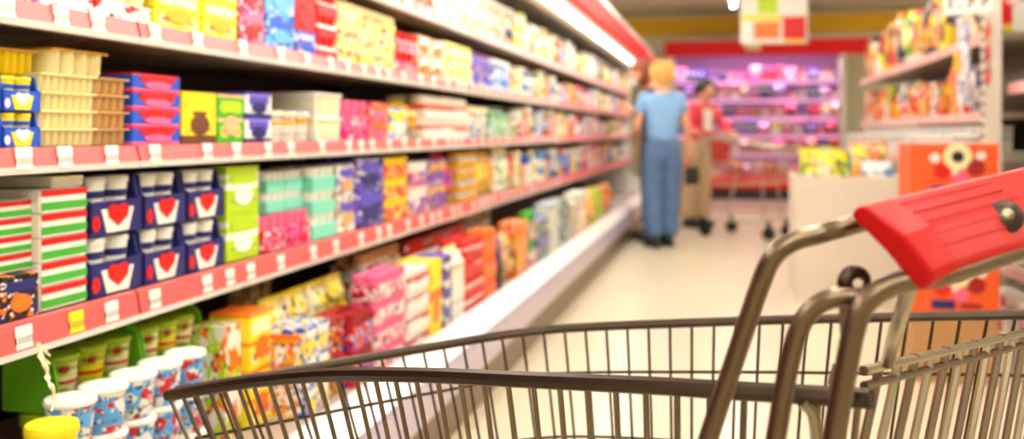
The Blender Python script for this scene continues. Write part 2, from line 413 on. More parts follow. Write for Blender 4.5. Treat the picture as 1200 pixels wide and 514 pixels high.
# ------------------------------------------------------------------ left refrigerated case, five bays of 2.5 m
A_LIP = 1.15
LV = dict(top=(1.52, 1.475), second=(1.25, 1.208), third=(1.0, .96), fourth=(.71, .654))
BAYS = [(-.83, 1.67), (1.67, 4.17), (4.17, 6.67), (6.67, 9.17), (9.17, 11.67)]
tag_me = MB().box(-.002, .002, -.019, .019, -.019, .019, .001).mesh('price_tag', M_TAG)
bay_word = ['beside the camera', 'in front of the cart nose', 'with the light tube starting', 'next to the woman in blue', 'at its far end']
BL = ['open refrigerated case bay nearest the camera, with blue and cream cups', 'open refrigerated case bay second from the camera, behind the cart nose',
      'open refrigerated case bay third from the camera, midway along the aisle', 'open refrigerated case bay beside the woman in pale blue', 'open refrigerated case bay at the far end of the aisle']
for bi, (y0, y1) in enumerate(BAYS):
    t = empty('refrigerated_case', (-1.4, y0, 0)); tag(t, BL[bi], 'fridge', 'left wall of refrigerated cases')
    L = y1 - y0 - .004; ox = 1.4
    P = lambda a: ox - a            # plane X=-a in local x
    MB().box(P(1.82), P(1.76), 0, L, .08, 2.0).build('back_panel', M_BACK, t)
    MB().prism([(P(1.82), .30), (P(1.82), .08), (P(.97), .08), (P(.97), .31), (P(1.76), .31), (P(1.76), .33)], 'y', 0, L).build('deck', M_SHELF, t)
    MB().prism([(P(.968), .335), (P(.975), .335), (P(.975), .30), (P(.89), .275), (P(.875), .285), (P(.945), .338)], 'y', 0, L).build('front_rim', M_RIM, t)
    MB().prism([(P(.975), .295), (P(.888), .274), (P(.877), .25), (P(.882), .15), (P(.975), .14)], 'y', 0, L).build('bumper', M_BUMP, t)
    MB().prism([(P(.965), .14), (P(.90), .14), (P(.905), 0), (P(.965), 0)], 'y', 0, L).build('kick_plate', M_KICK, t)
    MB().prism([(P(1.82), 2.0), (P(.86), 2.0), (P(.86), 1.93), (P(.90), 1.80), (P(1.12), 1.80), (P(1.2), 1.90), (P(1.82), 1.94)], 'y', 0, L).build('canopy', M_RIM, t)
    MB().prism([(P(.86), 1.945), (P(.84), 1.94), (P(.84), 1.785), (P(.862), 1.78)], 'y', 0, L).build('fascia', M_RED, t)
    tb = MB()
    MB().tube([(P(.99), .04, 1.782), (P(.99), L - .04, 1.782)], .017, 10).build('light_tube', M_TUBE, t)
    area('canopy_light', (P(1.0), L / 2, 1.76), (0, math.radians(-18), 0), .16, L - .1, 17, (1, .98, .92), t)
    for nm, (zt, zb) in LV.items():
        s = MB().prism([(P(1.76), zt), (P(1.76), zt - .018), (P(A_LIP + .012), zb + .012), (P(A_LIP + .012), zt)], 'y', 0, L).build('shelf', M_SHELF, t)
        MB().prism([(P(A_LIP + .011), zt + .004), (P(A_LIP), zt + .002), (P(A_LIP - .008), zb + .012), (P(A_LIP + .011), zb + .012)], 'y', .003, L - .003).build('price_rail', M_RAIL, s)
        MB().prism([(P(A_LIP + .012), zb + .012), (P(A_LIP - .009), zb + .012), (P(A_LIP - .006), zb), (P(A_LIP + .012), zb)], 'y', 0, L).build('rail_edge', M_RIM, s)
        if y0 < 6:
            yy = max(y0, .9) + .05
            while yy < min(y1 - .05, 6.6):
                p = link('price_tag', tag_me, s, (P(A_LIP - .0065), yy - y0, (zt + zb) / 2 + .006)); p.rotation_euler.y = math.radians(-5)
                p.color = C['yellow'] if (nm == 'fourth' and abs(yy - 1.50) < .06) else C['white']
                yy += R.choice((.10, .13, .16, .2)) * (.85 if y0 > 2 else 1)
        for yb in (.02, L - .05):
            MB().prism([(P(1.76), zt - .015), (P(1.76), zt - .10), (P(1.30), zt - .03), (P(1.30), zt - .015)], 'y', yb, yb + .02).build('bracket', M_SHELF, s)
    if bi in (0, 4):
        yy = -.03 if bi == 0 else L
        MB().prism([(P(1.82), 0), (P(.90), 0), (P(.90), .4), (P(1.15), .5), (P(1.15), 1.6), (P(.86), 1.8), (P(.86), 2.0), (P(1.82), 2.0)], 'y', yy, yy + .03).build('end_panel', M_RIM, t)

# goods on the left case.  Row: first photo column, last photo column, height, layers, kind, print style, three inks, goods across
RZL = math.pi / 2
def run_left(level, segs, a0=1.175):
    z0 = .3105 if level == 'bottom' else LV[level][0] + .0045
    place = {'top': 'top left-cooler shelf', 'second': 'second left-cooler shelf', 'third': 'third left-cooler shelf', 'fourth': 'fourth left-cooler shelf', 'bottom': 'left-cooler bottom deck'}[level]
    ycur = -9
    for k, sg in enumerate(segs):
        px0, px1, h, layers, kind, style, cols, across = sg[:8]
        a = sg[8] if len(sg) > 8 else a0
        if level == 'bottom' and len(sg) < 11:
            h = min(h * 1.04 + .035, .325)
            if a < 1.1: a -= .022
        dep = sg[9] if len(sg) > 9 else None
        zz = z0 + (sg[10] if len(sg) > 10 else 0)
        ya, yb = yl(px0, a), yl(px1, a)
        if abs(ya - ycur) < .25: ya = max(ya, ycur + .002)
        ycur = yb
        wv = (yb - ya) / across
        for i in range(across):
            lh = h / layers
            yc = ya + wv * (i + .5)
            for q in range(layers):
                d = dep or min(max(wv * .9, .09), .30)
                if kind in ('tub', 'bottle', 'can', 'gable'): d = dep or min(wv, .16)
                good(kind, style, cols, (-a, yc, zz + q * lh), RZL, wv * .985, d, lh, place, ya + wv * i, q, layers, detail=yc < 4.6, cut_parts=yc > 7.5 and kind not in ('tub', 'bottle', 'lidded'))

run_left('third', [
    (-40, 2, .125, 2, 'display', 'solid', ('blue', 'yellow', 'white'), 1),
    (2, 48, .125, 2, 'display', 'solid', ('blue', 'yellow', 'white'), 1),
    (48, 116, .132, 4, 'strip', 'solid', ('cream', 'cream', 'white'), 2),
    (117, 153, .132, 4, 'strip', 'solid', ('tan', 'tan', 'white'), 1),  # tan puts the shade on these cream cups into their colour
    (155, 212, .148, 4, 'box', 'emblem', ('blue', 'red', 'pink'), 1),
    (213, 254, .118, 1, 'box', 'emblem', ('yellow', 'yellow', 'brown'), 1),
    (255, 286, .118, 1, 'box', 'spots', ('green', 'lime', 'peach'), 1),
    (287, 319, .128, 2, 'box', 'emblem', ('white', 'violet', 'navy'), 1),
    (321, 368, .085, 1, 'tub', 'band', ('white', 'white', 'gold'), 3),
    (369, 402, .145, 2, 'lidded', 'band', ('white', 'white', 'cream'), 1),
    (403, 432, .13, 1, 'multi', 'mixed', ('magenta', 'pink', 'red'), 1),
    (433, 455, .13, 2, 'box', 'mixed', ('red', 'orange', 'pink'), 1),
    (456, 478, .115, 1, 'box', 'mixed', ('sky', 'yellow', 'white'), 1),
    (479, 497, .15, 1, 'bag', 'band', ('yellow', 'gold', 'orange'), 1),
    (498, 548, .175, 2, 'multi', 'band', ('orange', 'white', 'red'), 3),
    (550, 574, .15, 1, 'tub', 'mixed', ('white', 'cream', 'sky'), 4),
    (575, 598, .16, 1, 'gable', 'mixed', ('green', 'white', 'mint'), 4),
])
run_left('third', [  # goods standing behind the front row
    (330, 372, .165, 1, 'box', 'solid', ('crimson', 'red', 'red'), 2, 1.42),
    (-30, 45, .045, 1, 'strip', 'solid', ('gold', 'yellow', 'white'), 2, 1.2, .08, .126),
    (62, 128, .046, 1, 'strip', 'solid', ('gold', 'cream', 'white'), 1, 1.185, .08, .134),
])
run_left('second', [
    (-40, 45, .15, 1, 'box', 'mixed', ('magenta', 'pink', 'white'), 2),
    (46, 110, .17, 3, 'multi', 'mixed', ('white', 'white', 'red'), 1),
    (111, 178, .17, 3, 'multi', 'mixed', ('white', 'cream', 'red'), 1),
    (180, 236, .17, 2, 'box', 'spots', ('yellow', 'cream', 'gold'), 1),
    (237, 278, .17, 2, 'box', 'spots', ('yellow', 'cream', 'gold'), 1),
    (279, 310, .175, 2, 'box', 'mixed', ('magenta', 'pink', 'crimson'), 1),
    (311, 346, .18, 2, 'box', 'mixed', ('sky', 'blue', 'sky'), 1),
    (347, 371, .065, 1, 'box', 'mixed', ('violet', 'silver', 'blue'), 1),
    (372, 396, .19, 3, 'multi', 'band', ('red', 'red', 'white'), 1),
    (397, 464, .19, 3, 'multi', 'mixed', ('yellow', 'cream', 'red'), 4),
    (465, 488, .15, 2, 'multi', 'mixed', ('magenta', 'red', 'pink'), 1),
    (489, 520, .16, 2, 'box', 'mixed', ('peach', 'white', 'orange'), 2),
    (521, 552, .17, 3, 'box', 'mixed', ('cream', 'yellow', 'mint'), 2),
    (553, 575, .16, 2, 'lidded', 'mixed', ('white', 'purple', 'violet'), 2),
    (576, 598, .16, 1, 'lidded', 'mixed', ('sky', 'white', 'blue'), 3),
])
run_left('second', [(347, 371, .105, 2, 'box', 'solid', ('red', 'red', 'crimson'), 1, 1.18, .14, .066)])
run_left('top', [
    (300, 420, .19, 2, 'box', 'mixed', ('white', 'mint', 'yellow'), 4),
    (421, 470, .2, 1, 'lidded', 'mixed', ('white', 'violet', 'red'), 3),
    (471, 510, .2, 2, 'box', 'mixed', ('orange', 'white', 'red'), 3),
    (511, 545, .19, 1, 'gable', 'mixed', ('white', 'lime', 'mint'), 4),
    (547, 572, .18, 2, 'multi', 'mixed', ('yellow', 'white', 'peach'), 3),
    (573, 598, .2, 1, 'tub', 'mixed', ('cream', 'white', 'orange'), 4),
])
run_left('fourth', [
    (-50, 46, .075, 1, 'box', 'mixed', ('black', 'navy', 'orange'), 2, 1.165, .17),
    (47, 103, .215, 5, 'flat', 'solid', ('white', 'green', 'red'), 1, 1.17, .17),
    (104, 168, .235, 2, 'display', 'solid', ('navy', 'white', 'red'), 1, 1.17, .17),
    (169, 218, .235, 2, 'display', 'solid', ('navy', 'white', 'red'), 1, 1.17, .17),
    (219, 263, .235, 2, 'display', 'solid', ('navy', 'white', 'red'), 1, 1.17, .17),
    (265, 304, .232, 2, 'box', 'band', ('lime', 'lime', 'white'), 1),
    (307, 364, .095, 1, 'multi', 'mixed', ('magenta', 'pink', 'red'), 2),
    (366, 394, .212, 3, 'multi', 'solid', ('mint', 'white', 'black'), 1),
    (396, 416, .215, 2, 'box', 'mixed', ('white', 'violet', 'tan'), 1),
    (417, 450, .23, 2, 'box', 'mixed', ('violet', 'violet', 'navy'), 1),
    (451, 479, .225, 3, 'multi', 'mixed', ('orange', 'yellow', 'red'), 2),
    (480, 502, .2, 2, 'multi', 'mixed', ('purple', 'white', 'magenta'), 2),
    (503, 522, .2, 2, 'box', 'mixed', ('violet', 'gold', 'purple'), 2),
    (523, 536, .225, 1, 'bag', 'band', ('red', 'magenta', 'purple'), 1),
    (537, 560, .22, 4, 'multi', 'band', ('sky', 'gold', 'silver'), 2),
    (561, 582, .225, 1, 'bag', 'mixed', ('yellow', 'gold', 'orange'), 3),
    (583, 598, .235, 1, 'bottle', 'mixed', ('white', 'cream', 'green'), 4),
])
run_left('fourth', [
    (-60, 44, .122, 4, 'flat', 'solid', ('white', 'green', 'red'), 2, 1.19, .15, .0765),
    (312, 355, .112, 2, 'multi', 'solid', ('mint', 'white', 'black'), 2, 1.20, .12, .096),
    (60, 98, .02, 1, 'flat', 'solid', ('white', 'white', 'cream'), 1, 1.18, .12, .216),
])
# bottom deck
run_left('bottom', [
    (88, 252, .255, 3, 'tub', 'mixed', ('sky', 'white', 'red'), 5, 1.08, .09, 0),
    (60, 244, .188, 1, 'tub', 'mixed', ('white', 'lime', 'red'), 5, 1.225, .10, 0),
])
run_left('bottom', [
    (66, 108, .268, 2, 'tub', 'solid', ('yellow', 'yellow', 'gold'), 1, .985, .082, 0),
    (-60, -12, .11, 1, 'tub', 'mixed', ('navy', 'black', 'grey'), 1, 1.2, .1),
    (264, 283, .22, 2, 'box', 'mixed', ('lime', 'white', 'orange'), 1, 1.14),
    (284, 320, .235, 2, 'box', 'spots', ('yellow', 'cream', 'orange'), 1, 1.12),
    (321, 352, .171, 2, 'tub', 'mixed', ('gold', 'orange', 'white'), 2, 1.06, .09),
    (353, 386, .185, 3, 'box', 'mixed', ('blue', 'white', 'yellow'), 2, 1.05, .11),
    (387, 410, .17, 2, 'tub', 'mixed', ('red', 'crimson', 'gold'), 2, 1.05, .1),
    (411, 438, .165, 2, 'multi', 'mixed', ('red', 'crimson', 'violet'), 2, 1.04, .12),
    (439, 476, .245, 4, 'multi', 'mixed', ('white', 'pink', 'crimson'), 3, 1.03),
    (477, 503, .225, 4, 'multi', 'band', ('red', 'white', 'crimson'), 3, 1.02),
    (504, 518, .225, 1, 'box', 'band', ('yellow', 'yellow', 'orange'), 1, 1.02),
    (519, 529, .225, 4, 'box', 'band', ('violet', 'navy', 'white'), 1, 1.02),
    (531, 545, .24, 1, 'gable', 'band', ('cream', 'white', 'white'), 2, 1.02),
    (546, 567, .24, 4, 'multi', 'band', ('red', 'red', 'white'), 2, 1.02),
    (568, 582, .25, 3, 'multi', 'band', ('white', 'orange', 'red'), 2, 1.02),
    (583, 590, .2, 1, 'bottle', 'solid', ('navy', 'blue', 'black'), 2, 1.02),
    (591, 606, .19, 1, 'bag', 'mixed', ('tan', 'gold', 'brown'), 2, 1.02),
    (607, 618, .23, 1, 'box', 'mixed', ('orange', 'orange', 'gold'), 2, 1.02),
    (619, 630, .255, 2, 'multi', 'mixed', ('magenta', 'green', 'white'), 2, 1.02),
    (631, 644, .25, 1, 'gable', 'mixed', ('violet', 'navy', 'lime'), 3, 1.02),
    (645, 656, .255, 2, 'lidded', 'mixed', ('white', 'silver', 'cream'), 3, 1.02),
    (657, 666, .25, 2, 'box', 'mixed', ('navy', 'green', 'white'), 3, 1.02),
    (667, 676, .25, 1, 'gable', 'mixed', ('white', 'navy', 'gold'), 4, 1.02),
    (677, 688, .25, 2, 'lidded', 'mixed', ('cream', 'white', 'peach'), 4, 1.02),
    (689, 698, .24, 1, 'bag', 'mixed', ('yellow', 'gold', 'orange'), 4, 1.02),
    (699, 706, .22, 2, 'box', 'mixed', ('lime', 'yellow', 'green'), 4, 1.02),
    (707, 719, .22, 1, 'bag', 'mixed', ('orange', 'yellow', 'red'), 5, 1.02),
], 1.02)
run_left('bottom', [   # second row, standing higher behind the front one
    (290, 326, .235, 2, 'tub', 'mixed', ('cream', 'peach', 'tan'), 2, 1.38),
    (325, 418, .225, 1, 'bag', 'mixed', ('yellow', 'yellow', 'cream'), 4, 1.16, .12),
    (424, 470, .25, 3, 'multi', 'mixed', ('white', 'peach', 'crimson'), 2, 1.225, .12),
    (474, 545, .25, 2, 'box', 'band', ('crimson', 'red', 'white'), 3, 1.215, .2),
    (548, 575, .255, 2, 'box', 'mixed', ('cream', 'white', 'peach'), 2, 1.28),
])
# green display trays with tubs, standing on the front row of the deck
def fruit_tray(px0, px1, a, zb, label, n):
    ya, yb = yl(px0, a), yl(px1, a); w = yb - ya; d = .13
    t = empty('display_tray', (-a, (ya + yb) / 2, zb), RZL); tag(t, label, 'tray', 'green display trays of tubs')
    g = plain('green_card', (.45, .78, .10), .5) if 'green_card' not in bpy.data.materials else bpy.data.materials['green_card']
    MB().box(-w / 2, w / 2, 0, d, 0, .004).build('tray_floor', g, t)
    MB().box(-w / 2, w / 2, 0, .004, .004, .036).build('front_panel', g, t)
    for s in (-1, 1):
        MB().prism([(0.004, .004), (d, .004), (d, .115), (.05, .12), (.02, .10), (.008, .04)], 'x', s * w / 2, s * (w / 2 - .006)).build('side_panel', g, t)
    MB().box(-w * .17, w * .17, -.003, 0, .008, .032).build('front_label', PM['solid'], t).color = C['lime']
    for i in range(n):
        good('tub', 'spots', ('yellow', 'lime', 'red') if i % 2 else ('cream', 'lime', 'red'), (-a - .008, ya + .012 + (w - .024) / n * (i + .5), zb + .0045), RZL, (w - .024) / n * .97, .085, .098,
             'green tray on left-cooler deck', ya + i * .01, detail=True)
fruit_tray(72, 172, 1.215, .500, 'bright green card tray of yellow fruit tubs nearest the camera', 3)
fruit_tray(174, 243, 1.215, .500, 'bright green card tray of yellow fruit tubs beside a yellow carton', 3)

# far part of the case: mixed goods, wider as they recede
FAR = {'top': [('white', 'yellow', 'mint'), ('orange', 'white', 'red'), ('navy', 'white', 'orange'), ('yellow', 'cream', 'gold'), ('cream', 'tan', 'white'), ('white', 'sky', 'violet'), ('lime', 'yellow', 'white')],
       'second': [('yellow', 'cream', 'white'), ('violet', 'white', 'sky'), ('lime', 'white', 'green'), ('sky', 'white', 'navy'), ('orange', 'peach', 'red'), ('white', 'pink', 'red'), ('cream', 'gold', 'white')],
       'third': [('green', 'white', 'lime'), ('white', 'red', 'pink'), ('white', 'peach', 'green'), ('tan', 'white', 'orange'), ('white', 'violet', 'sky'), ('cream', 'yellow', 'white'), ('pink', 'white', 'red')],
       'fourth': [('white', 'cream', 'lime'), ('orange', 'red', 'tan'), ('sky', 'white', 'blue'), ('green', 'white', 'black'), ('blue', 'white', 'navy'), ('violet', 'orange', 'sky'), ('yellow', 'gold', 'orange'), ('white', 'red', 'cream')]}
for lv, pals in FAR.items():
    y = yl(599, 1.175); prev = None; segs = []
    z0 = LV[lv][0] + .0045
    while y < 11.5:
        w = R.uniform(.11, .16) * (1 + .16 * (y - 5)); w = min(w, 11.62 - y)
        cols = R.choice([p for p in pals if p != prev]); prev = cols
        kind = R.choice(('box', 'box', 'multi', 'lidded', 'tub', 'gable', 'bag', 'bottle'))
        if kind in ('tub', 'bottle', 'gable'): w = min(w, .17)
        style = R.choice(('mixed', 'mixed', 'band', 'emblem'))
        layers = 2 if kind in ('box', 'multi', 'lidded') and R.random() < .7 else 1
        h = R.uniform(.14, .185) if lv in ('second', 'third') else R.uniform(.17, .215)
        d = min(w, .16) if kind in ('tub', 'bottle', 'gable') else R.uniform(.14, .3)
        for q in range(layers):
            good(kind, style, cols, (-1.175, y + w / 2, z0 + q * h / layers), RZL, w * .98, d, h / layers, f'{lv} left-cooler shelf', y, q, layers, detail=False, cut_parts=y > 8 and kind not in ('tub', 'bottle', 'lidded'))
        y += w

# frayed plastic strip hanging from the lowest price rail
b = MB(); pts = []
for i in range(15):
    t = i / 14
    p = pix(44 + 22 * t + 1.6 * math.sin(i * 1.3), 402 + 70 * t, 1.46 + .004 * math.sin(i * 1.1)); pts.append(p)
b.tube(pts, [.0035 + .0018 * math.sin(i * 2.6) for i in range(15)], 6, flat=.45)
for i in (0, 1, 3, 13): b.tube([pts[i], pts[i] + Vector((.004, .016 if i < 5 else -.01, -.016))], .0022, 5)
tag(b.build('frayed_strip', M_STRIP), 'frayed cream plastic strip hanging from the lowest left price rail', 'strip')

# ------------------------------------------------------------------ back cooler with pink light
BY = 14.75                              # front of the back cooler
bx0, bx1 = -.86, 1.76
t = empty('meat_cooler', (bx0, BY, 0)); tag(t, 'wide pink-lit open cooler with a red canopy on the back wall', 'fridge')
L = bx1 - bx0
MB().box(0, L, .82, .88, .1, 2.35).build('back_panel', plain('mauve_liner', (.70, .50, .66), .5), t)
MB().box(.0, L, .04, .86, .0, .17).build('kick_plate', plain('charcoal_kick', (.16, .14, .15), .5), t)
MB().prism([(.0, .17), (.86, .17), (.86, .36), (.05, .36), (0, .33)], 'x', 0, L).build('red_base', M_RED, t)
MB().box(.0, L, -.0, .86, 2.35, 2.46).build('canopy_top', M_RIM, t)
MB().box(-.06, L + .5, -.03, .0, 2.20, 2.44, .005).build('canopy_fascia', M_RED, t)
e = MB().box(L * .44, L * .53, -.045, -.03, 2.27, 2.39, .004).build('sign_plate', plain('cream_plate', (.92, .82, .62), .5), t)
MB().tube([(.05, .06, 2.27), (L - .05, .06, 2.27)], .022, 8).build('light_tube', M_TUBEP, t)
for s in (0.0, L - .07):
    MB().box(s, s + .07, .0, .86, .36, 2.2).build('end_post', M_UPR, t)
BZ = [1.83, 1.55, 1.27, 1.0, .72]
for z in BZ:
    s = MB().box(.075, L - .075, .16, .82, z - .02, z).build('shelf', M_RIM, t)
    MB().box(.075, L - .075, .13, .16, z - .035, z + .004).build('price_rail', plain('pink_rail', (.92, .70, .86), .4) if 'pink_rail' not in bpy.data.materials else bpy.data.materials['pink_rail'], s)
    MB().tube([(.1, .19, z - .04), (L - .1, .19, z - .04)], .012, 6).build('shelf_light_tube', M_TUBEP, s)
    area('shelf_glow', (L / 2, .20, z - .06), (math.radians(25), 0, 0), L - .2, .05, 7, (.92, .58, .95), t)
area('cooler_glow', (L / 2, .05, 2.12), (math.radians(30), 0, 0), L - .2, .1, 18, (.92, .58, .95), t)
BPAL = [('pink', 'white', 'magenta'), ('crimson', 'pink', 'red'), ('white', 'pink', 'violet'), ('violet', 'navy', 'white'), ('red', 'crimson', 'white'), ('peach', 'white', 'yellow'), ('purple', 'violet', 'white'), ('magenta', 'white', 'pink')]
for zi, z in enumerate(BZ + [.361]):
    x = bx0 + .09
    while x < bx1 - .16:
        w = R.uniform(.12, .2); w = min(w, bx1 - .08 - x)
        cols = R.choice(BPAL if zi < 4 else [('red', 'crimson', 'white'), ('pink', 'white', 'red'), ('crimson', 'red', 'gold')])
        kind = R.choice(('box', 'lidded', 'bag', 'multi'))
        good(kind, R.choice(('mixed', 'band', 'emblem')), cols, (x + w / 2, BY + .17, z + .0005), 0, w * .96, R.uniform(.14, .25), R.uniform(.16, .23), f'{["top", "second", "third", "fourth", "fifth", "lowest"][zi]} pink-lit cooler shelf', x, detail=False, cut_parts=kind != 'lidded')
        x += w + R.uniform(0, .02)

# hanging poster sign
t = empty('hanging_sign', pix(907, 51, 10.2)); tag(t, 'rectangular hanging promotional board of yellow, white and red squares above the aisle', 'sign')
t.rotation_euler.z = TH * .3
sw, sh = .71, .52
MB().box(-sw / 2, sw / 2, 0, .02, 0, sh, .003).build('board', plain('sign_white', (.93, .92, .88), .5), t)
def panel(x0, x1, z0, z1, c, nm='printed_square'):
    o = MB().box(-sw / 2 + x0 * sw, -sw / 2 + x1 * sw, -.006, 0, z0 * sh, z1 * sh).build(nm, PM['solid'], t); o.color = C[c]
panel(.25, .55, .64, .98, 'lime'); panel(.02, .62, .48, .60, 'yellow'); panel(.2, .58, .1, .45, 'orange'); panel(.63, .97, .08, .56, 'red'); panel(.04, .18, .1, .44, 'white'); panel(.65, .95, .02, .07, 'yellow')
for s in (-.3, .3): MB().tube([(s, .01, sh), (s, .01, ZC - t.location.z)], .003, 5).build('hanger_wire', M_CHROME, t)

# ------------------------------------------------------------------ right-hand shelving
def gondola(y0, y1, a, levels, label, back=.5):
    t = empty('shelving_bay', (a, y0, 0)); tag(t, label, 'shelf', 'right-hand shelving bays')
    L = y1 - y0 - .004
    MB().box(back, back + .03, 0, L, .0, 2.1).build('back_panel', plain('grey_back_panel', (.62, .60, .55), .6) if 'grey_back_panel' not in bpy.data.materials else bpy.data.materials['grey_back_panel'], t)
    MB().box(-.02, back, 0, L, 0, .15, .004).build('base_deck', M_UPR, t)
    for z, off in levels:
        s = MB().box(off + .012, back, 0, L, z - .03, z).build('shelf', M_SHELF, t)
        MB().box(off, off + .012, 0, L, z - .045, z + .004).build('price_rail', plain('pale_pink_rail', (.90, .68, .66), .4) if 'pale_pink_rail' not in bpy.data.materials else bpy.data.materials['pale_pink_rail'], s)
        yy = .1
        while yy < L - .1:
            p = link('price_tag', tag_me, s, (off - .003, yy, z - .02)); p.color = C['white']; yy += R.uniform(.2, .4)
    return t
GA = 1.2
YP = yr(1160, GA)                       # the perforated upright between the two bays
YE = yr(1008, GA)
gondola(YP + .05, YE, GA, [(1.50, 0), (1.125, 0), (.89, -.14)], 'right-hand shelving bay of coloured packs and bottles beyond the white upright')
gondola(2.4, YP - .05, GA, [(1.66, .06), (1.25, .06), (.82, .06), (.45, .0)], 'right-hand shelving bay nearest the camera at the picture edge')
def upright(y, label):
    t = empty('upright_post', (GA, y, 0)); tag(t, label, 'post', 'white perforated uprights')
    MB().box(-.03, .04, -.045, .045, 0, 2.1, .004).build('post', M_UPR, t)
    for i in range(24):
        for s in (-1, 1):
            MB().box(-.0335, -.029, s * .02 - .004, s * .02 + .004, .75 + i * .05, .775 + i * .05).build('slot', M_DARK, t)
upright(YP, 'white perforated upright post between the right-hand shelving bays')
RZR = -math.pi / 2
def run_right(place, z, ys, y1, a, pals, hs, kinds, wd, dmax=.14):
    y = ys
    while y < y1 - .05:
        w = R.uniform(*wd); w = min(w, y1 - y); cols = R.choice(pals); kind = R.choice(kinds); d = min(w, dmax) if kind in ('bottle', 'tub', 'can', 'gable') else R.uniform(.08, dmax)
        good(kind, R.choice(('mixed', 'band', 'emblem')), cols, (a, y + w / 2, z + .0005), RZR, w * .96, d, R.uniform(*hs), place, y, detail=True)
        y += w + .004
run_right('upper right-hand shelf', 1.504, YP + .12, YE - .02, GA + .015, [('yellow', 'black', 'red'), ('gold', 'red', 'white'), ('gold', 'black', 'navy'), ('red', 'yellow', 'black'), ('tan', 'black', 'gold'), ('brown', 'gold', 'red'), ('orange', 'yellow', 'white'), ('green', 'yellow', 'white'), ('violet', 'orange', 'white')], (.24, .42), ('bag', 'box', 'bottle', 'bag'), (.15, .24))
run_right('middle right-hand shelf', 1.129, YP + .30, YE - .02, GA + .015, [('red', 'orange', 'gold'), ('gold', 'brown', 'red'), ('green', 'lime', 'white'), ('white', 'tan', 'red'), ('orange', 'crimson', 'yellow'), ('yellow', 'white', 'tan'), ('navy', 'white', 'grey')], (.17, .27), ('bottle', 'box', 'can', 'bag', 'gable'), (.11, .17))
for row, (xo, zo) in enumerate(((GA - .13, .0), (GA + .02, .045))):
    y = YP + .16
    if row:   # riser for the back row
        tag(MB().box(GA + .01, GA + .19, YP + .14, YE - .1, .8945, .939).build('riser_board', M_UPR), 'low white riser board under the rear row of white tubs', 'board')
    while y < YE - .25:
        good('lidded', 'band', ('white', 'white', 'silver'), (xo, y + .11, .8945 + zo + .0005), RZR, .2, .13, .125, 'third right-hand shelf, ' + ('rear row' if row else 'front row'), y, detail=False); y += .225
for z, hs in ((1.664, (.2, .3)), (1.254, (.22, .32)), (.824, (.18, .3)), (.454, (.15, .25))):
    run_right(f'near right bay at {"eye" if z == 1.254 else "top" if z > 1.6 else "waist" if z > .8 else "knee"} level', z, YP - .62, YP - .14, GA + .12 if z > .5 else GA + .04, [('blue', 'sky', 'white'), ('blue', 'navy', 'white'), ('silver', 'green', 'white'), ('red', 'white', 'gold')], hs, ('box', 'bottle'), (.12, .18))
run_right('base deck of right-hand shelving', .1505, 2.9, YP - .12, GA - .015, [('navy', 'white', 'blue'), ('white', 'pink', 'silver'), ('yellow', 'black', 'white'), ('yellow', 'gold', 'black'), ('red', 'white', 'crimson')], (.17, .24), ('box', 'box', 'multi'), (.16, .26), .2)
run_right('far base deck of right-hand shelving', .1505, YP + .1, YE - .1, GA - .015, [('red', 'white', 'crimson'), ('orange', 'white', 'red'), ('white', 'tan', 'red')], (.2, .3), ('box', 'multi'), (.2, .3), .2)

# tall silver bag and red packs hanging by the upright
q = pix(1139, 124, 4.30)
t = empty('hanging_bag', q, RZR + .35); tag(t, 'tall silver-blue bag with a yellow label hanging beside the white upright', 'bag')
bb, _ = tmpl('bag', 'mixed', False)
o = link('bag_body', bb, t); o.scale = (.10, .05, .41); o.location = (0, -.07, 0); o.color = C['silver']; o['ink_two'] = list(C['white'][:3]); o['ink_three'] = list(lin((.55, .62, .85)))
o = MB().box(-.02, .02, -.079, -.069, .15, .25, .004).build('label', PM['solid'], t); o.color = C['gold']
MB().tube([(0, -.045, .40), (0, .0, .43), (0, .06, .43)], .003, 6).build('hook', M_CHROME, t)
for i in range(3):
    p = pix(1153, 49 + i * 26, 4.22)
    t = empty('hanging_pack', p, RZR); tag(t, f'small {("red", "orange-red", "scarlet")[i]} pack on the hanging strip by the upright, {("topmost", "middle", "lowest")[i]} one', 'pack', 'red packs hanging by the upright')
    o = link('pack_body', tmpl('bag', 'mixed', False)[0], t); o.scale = (.05, .03, .095); o.color = C[('orange', 'red', 'red')[i]]; o['ink_two'] = list(C['red'][:3]); o['ink_three'] = list(C['black'][:3])
    MB().tube([(0, .015, .09), (0, .015, .103)], .003, 6).build('clip', M_DARK, t)
# price board at the top of the shelving
t = empty('price_board', pix(1133, 16, 4.22), RZR + 1.05); tag(t, 'white price board with dark numerals above the silver hanging bag', 'sign')
MB().box(-.105, .105, 0, .012, 0, .16, .002).build('board', M_RIM, t)
tx = bpy.data.curves.new('price_numerals', 'FONT'); tx.body = '1.99'; tx.size = .115; tx.align_x = 'CENTER'; tx.extrude = .0012
tx.materials.append(M_DARK); to = link('price_numerals', tx, t); bpy.context.view_layer.update()
me_ = bpy.data.meshes.new_from_object(to.evaluated_get(bpy.context.evaluated_depsgraph_get())); bpy.data.objects.remove(to); to = link('price_numerals', me_, t); to.location = (0, -.002, .028); to.rotation_euler = (math.pi / 2, 0, 0)
MB().tube([(0, .012, .16), (0, .03, .22)], .004, 6).build('bracket', M_CHROME, t)

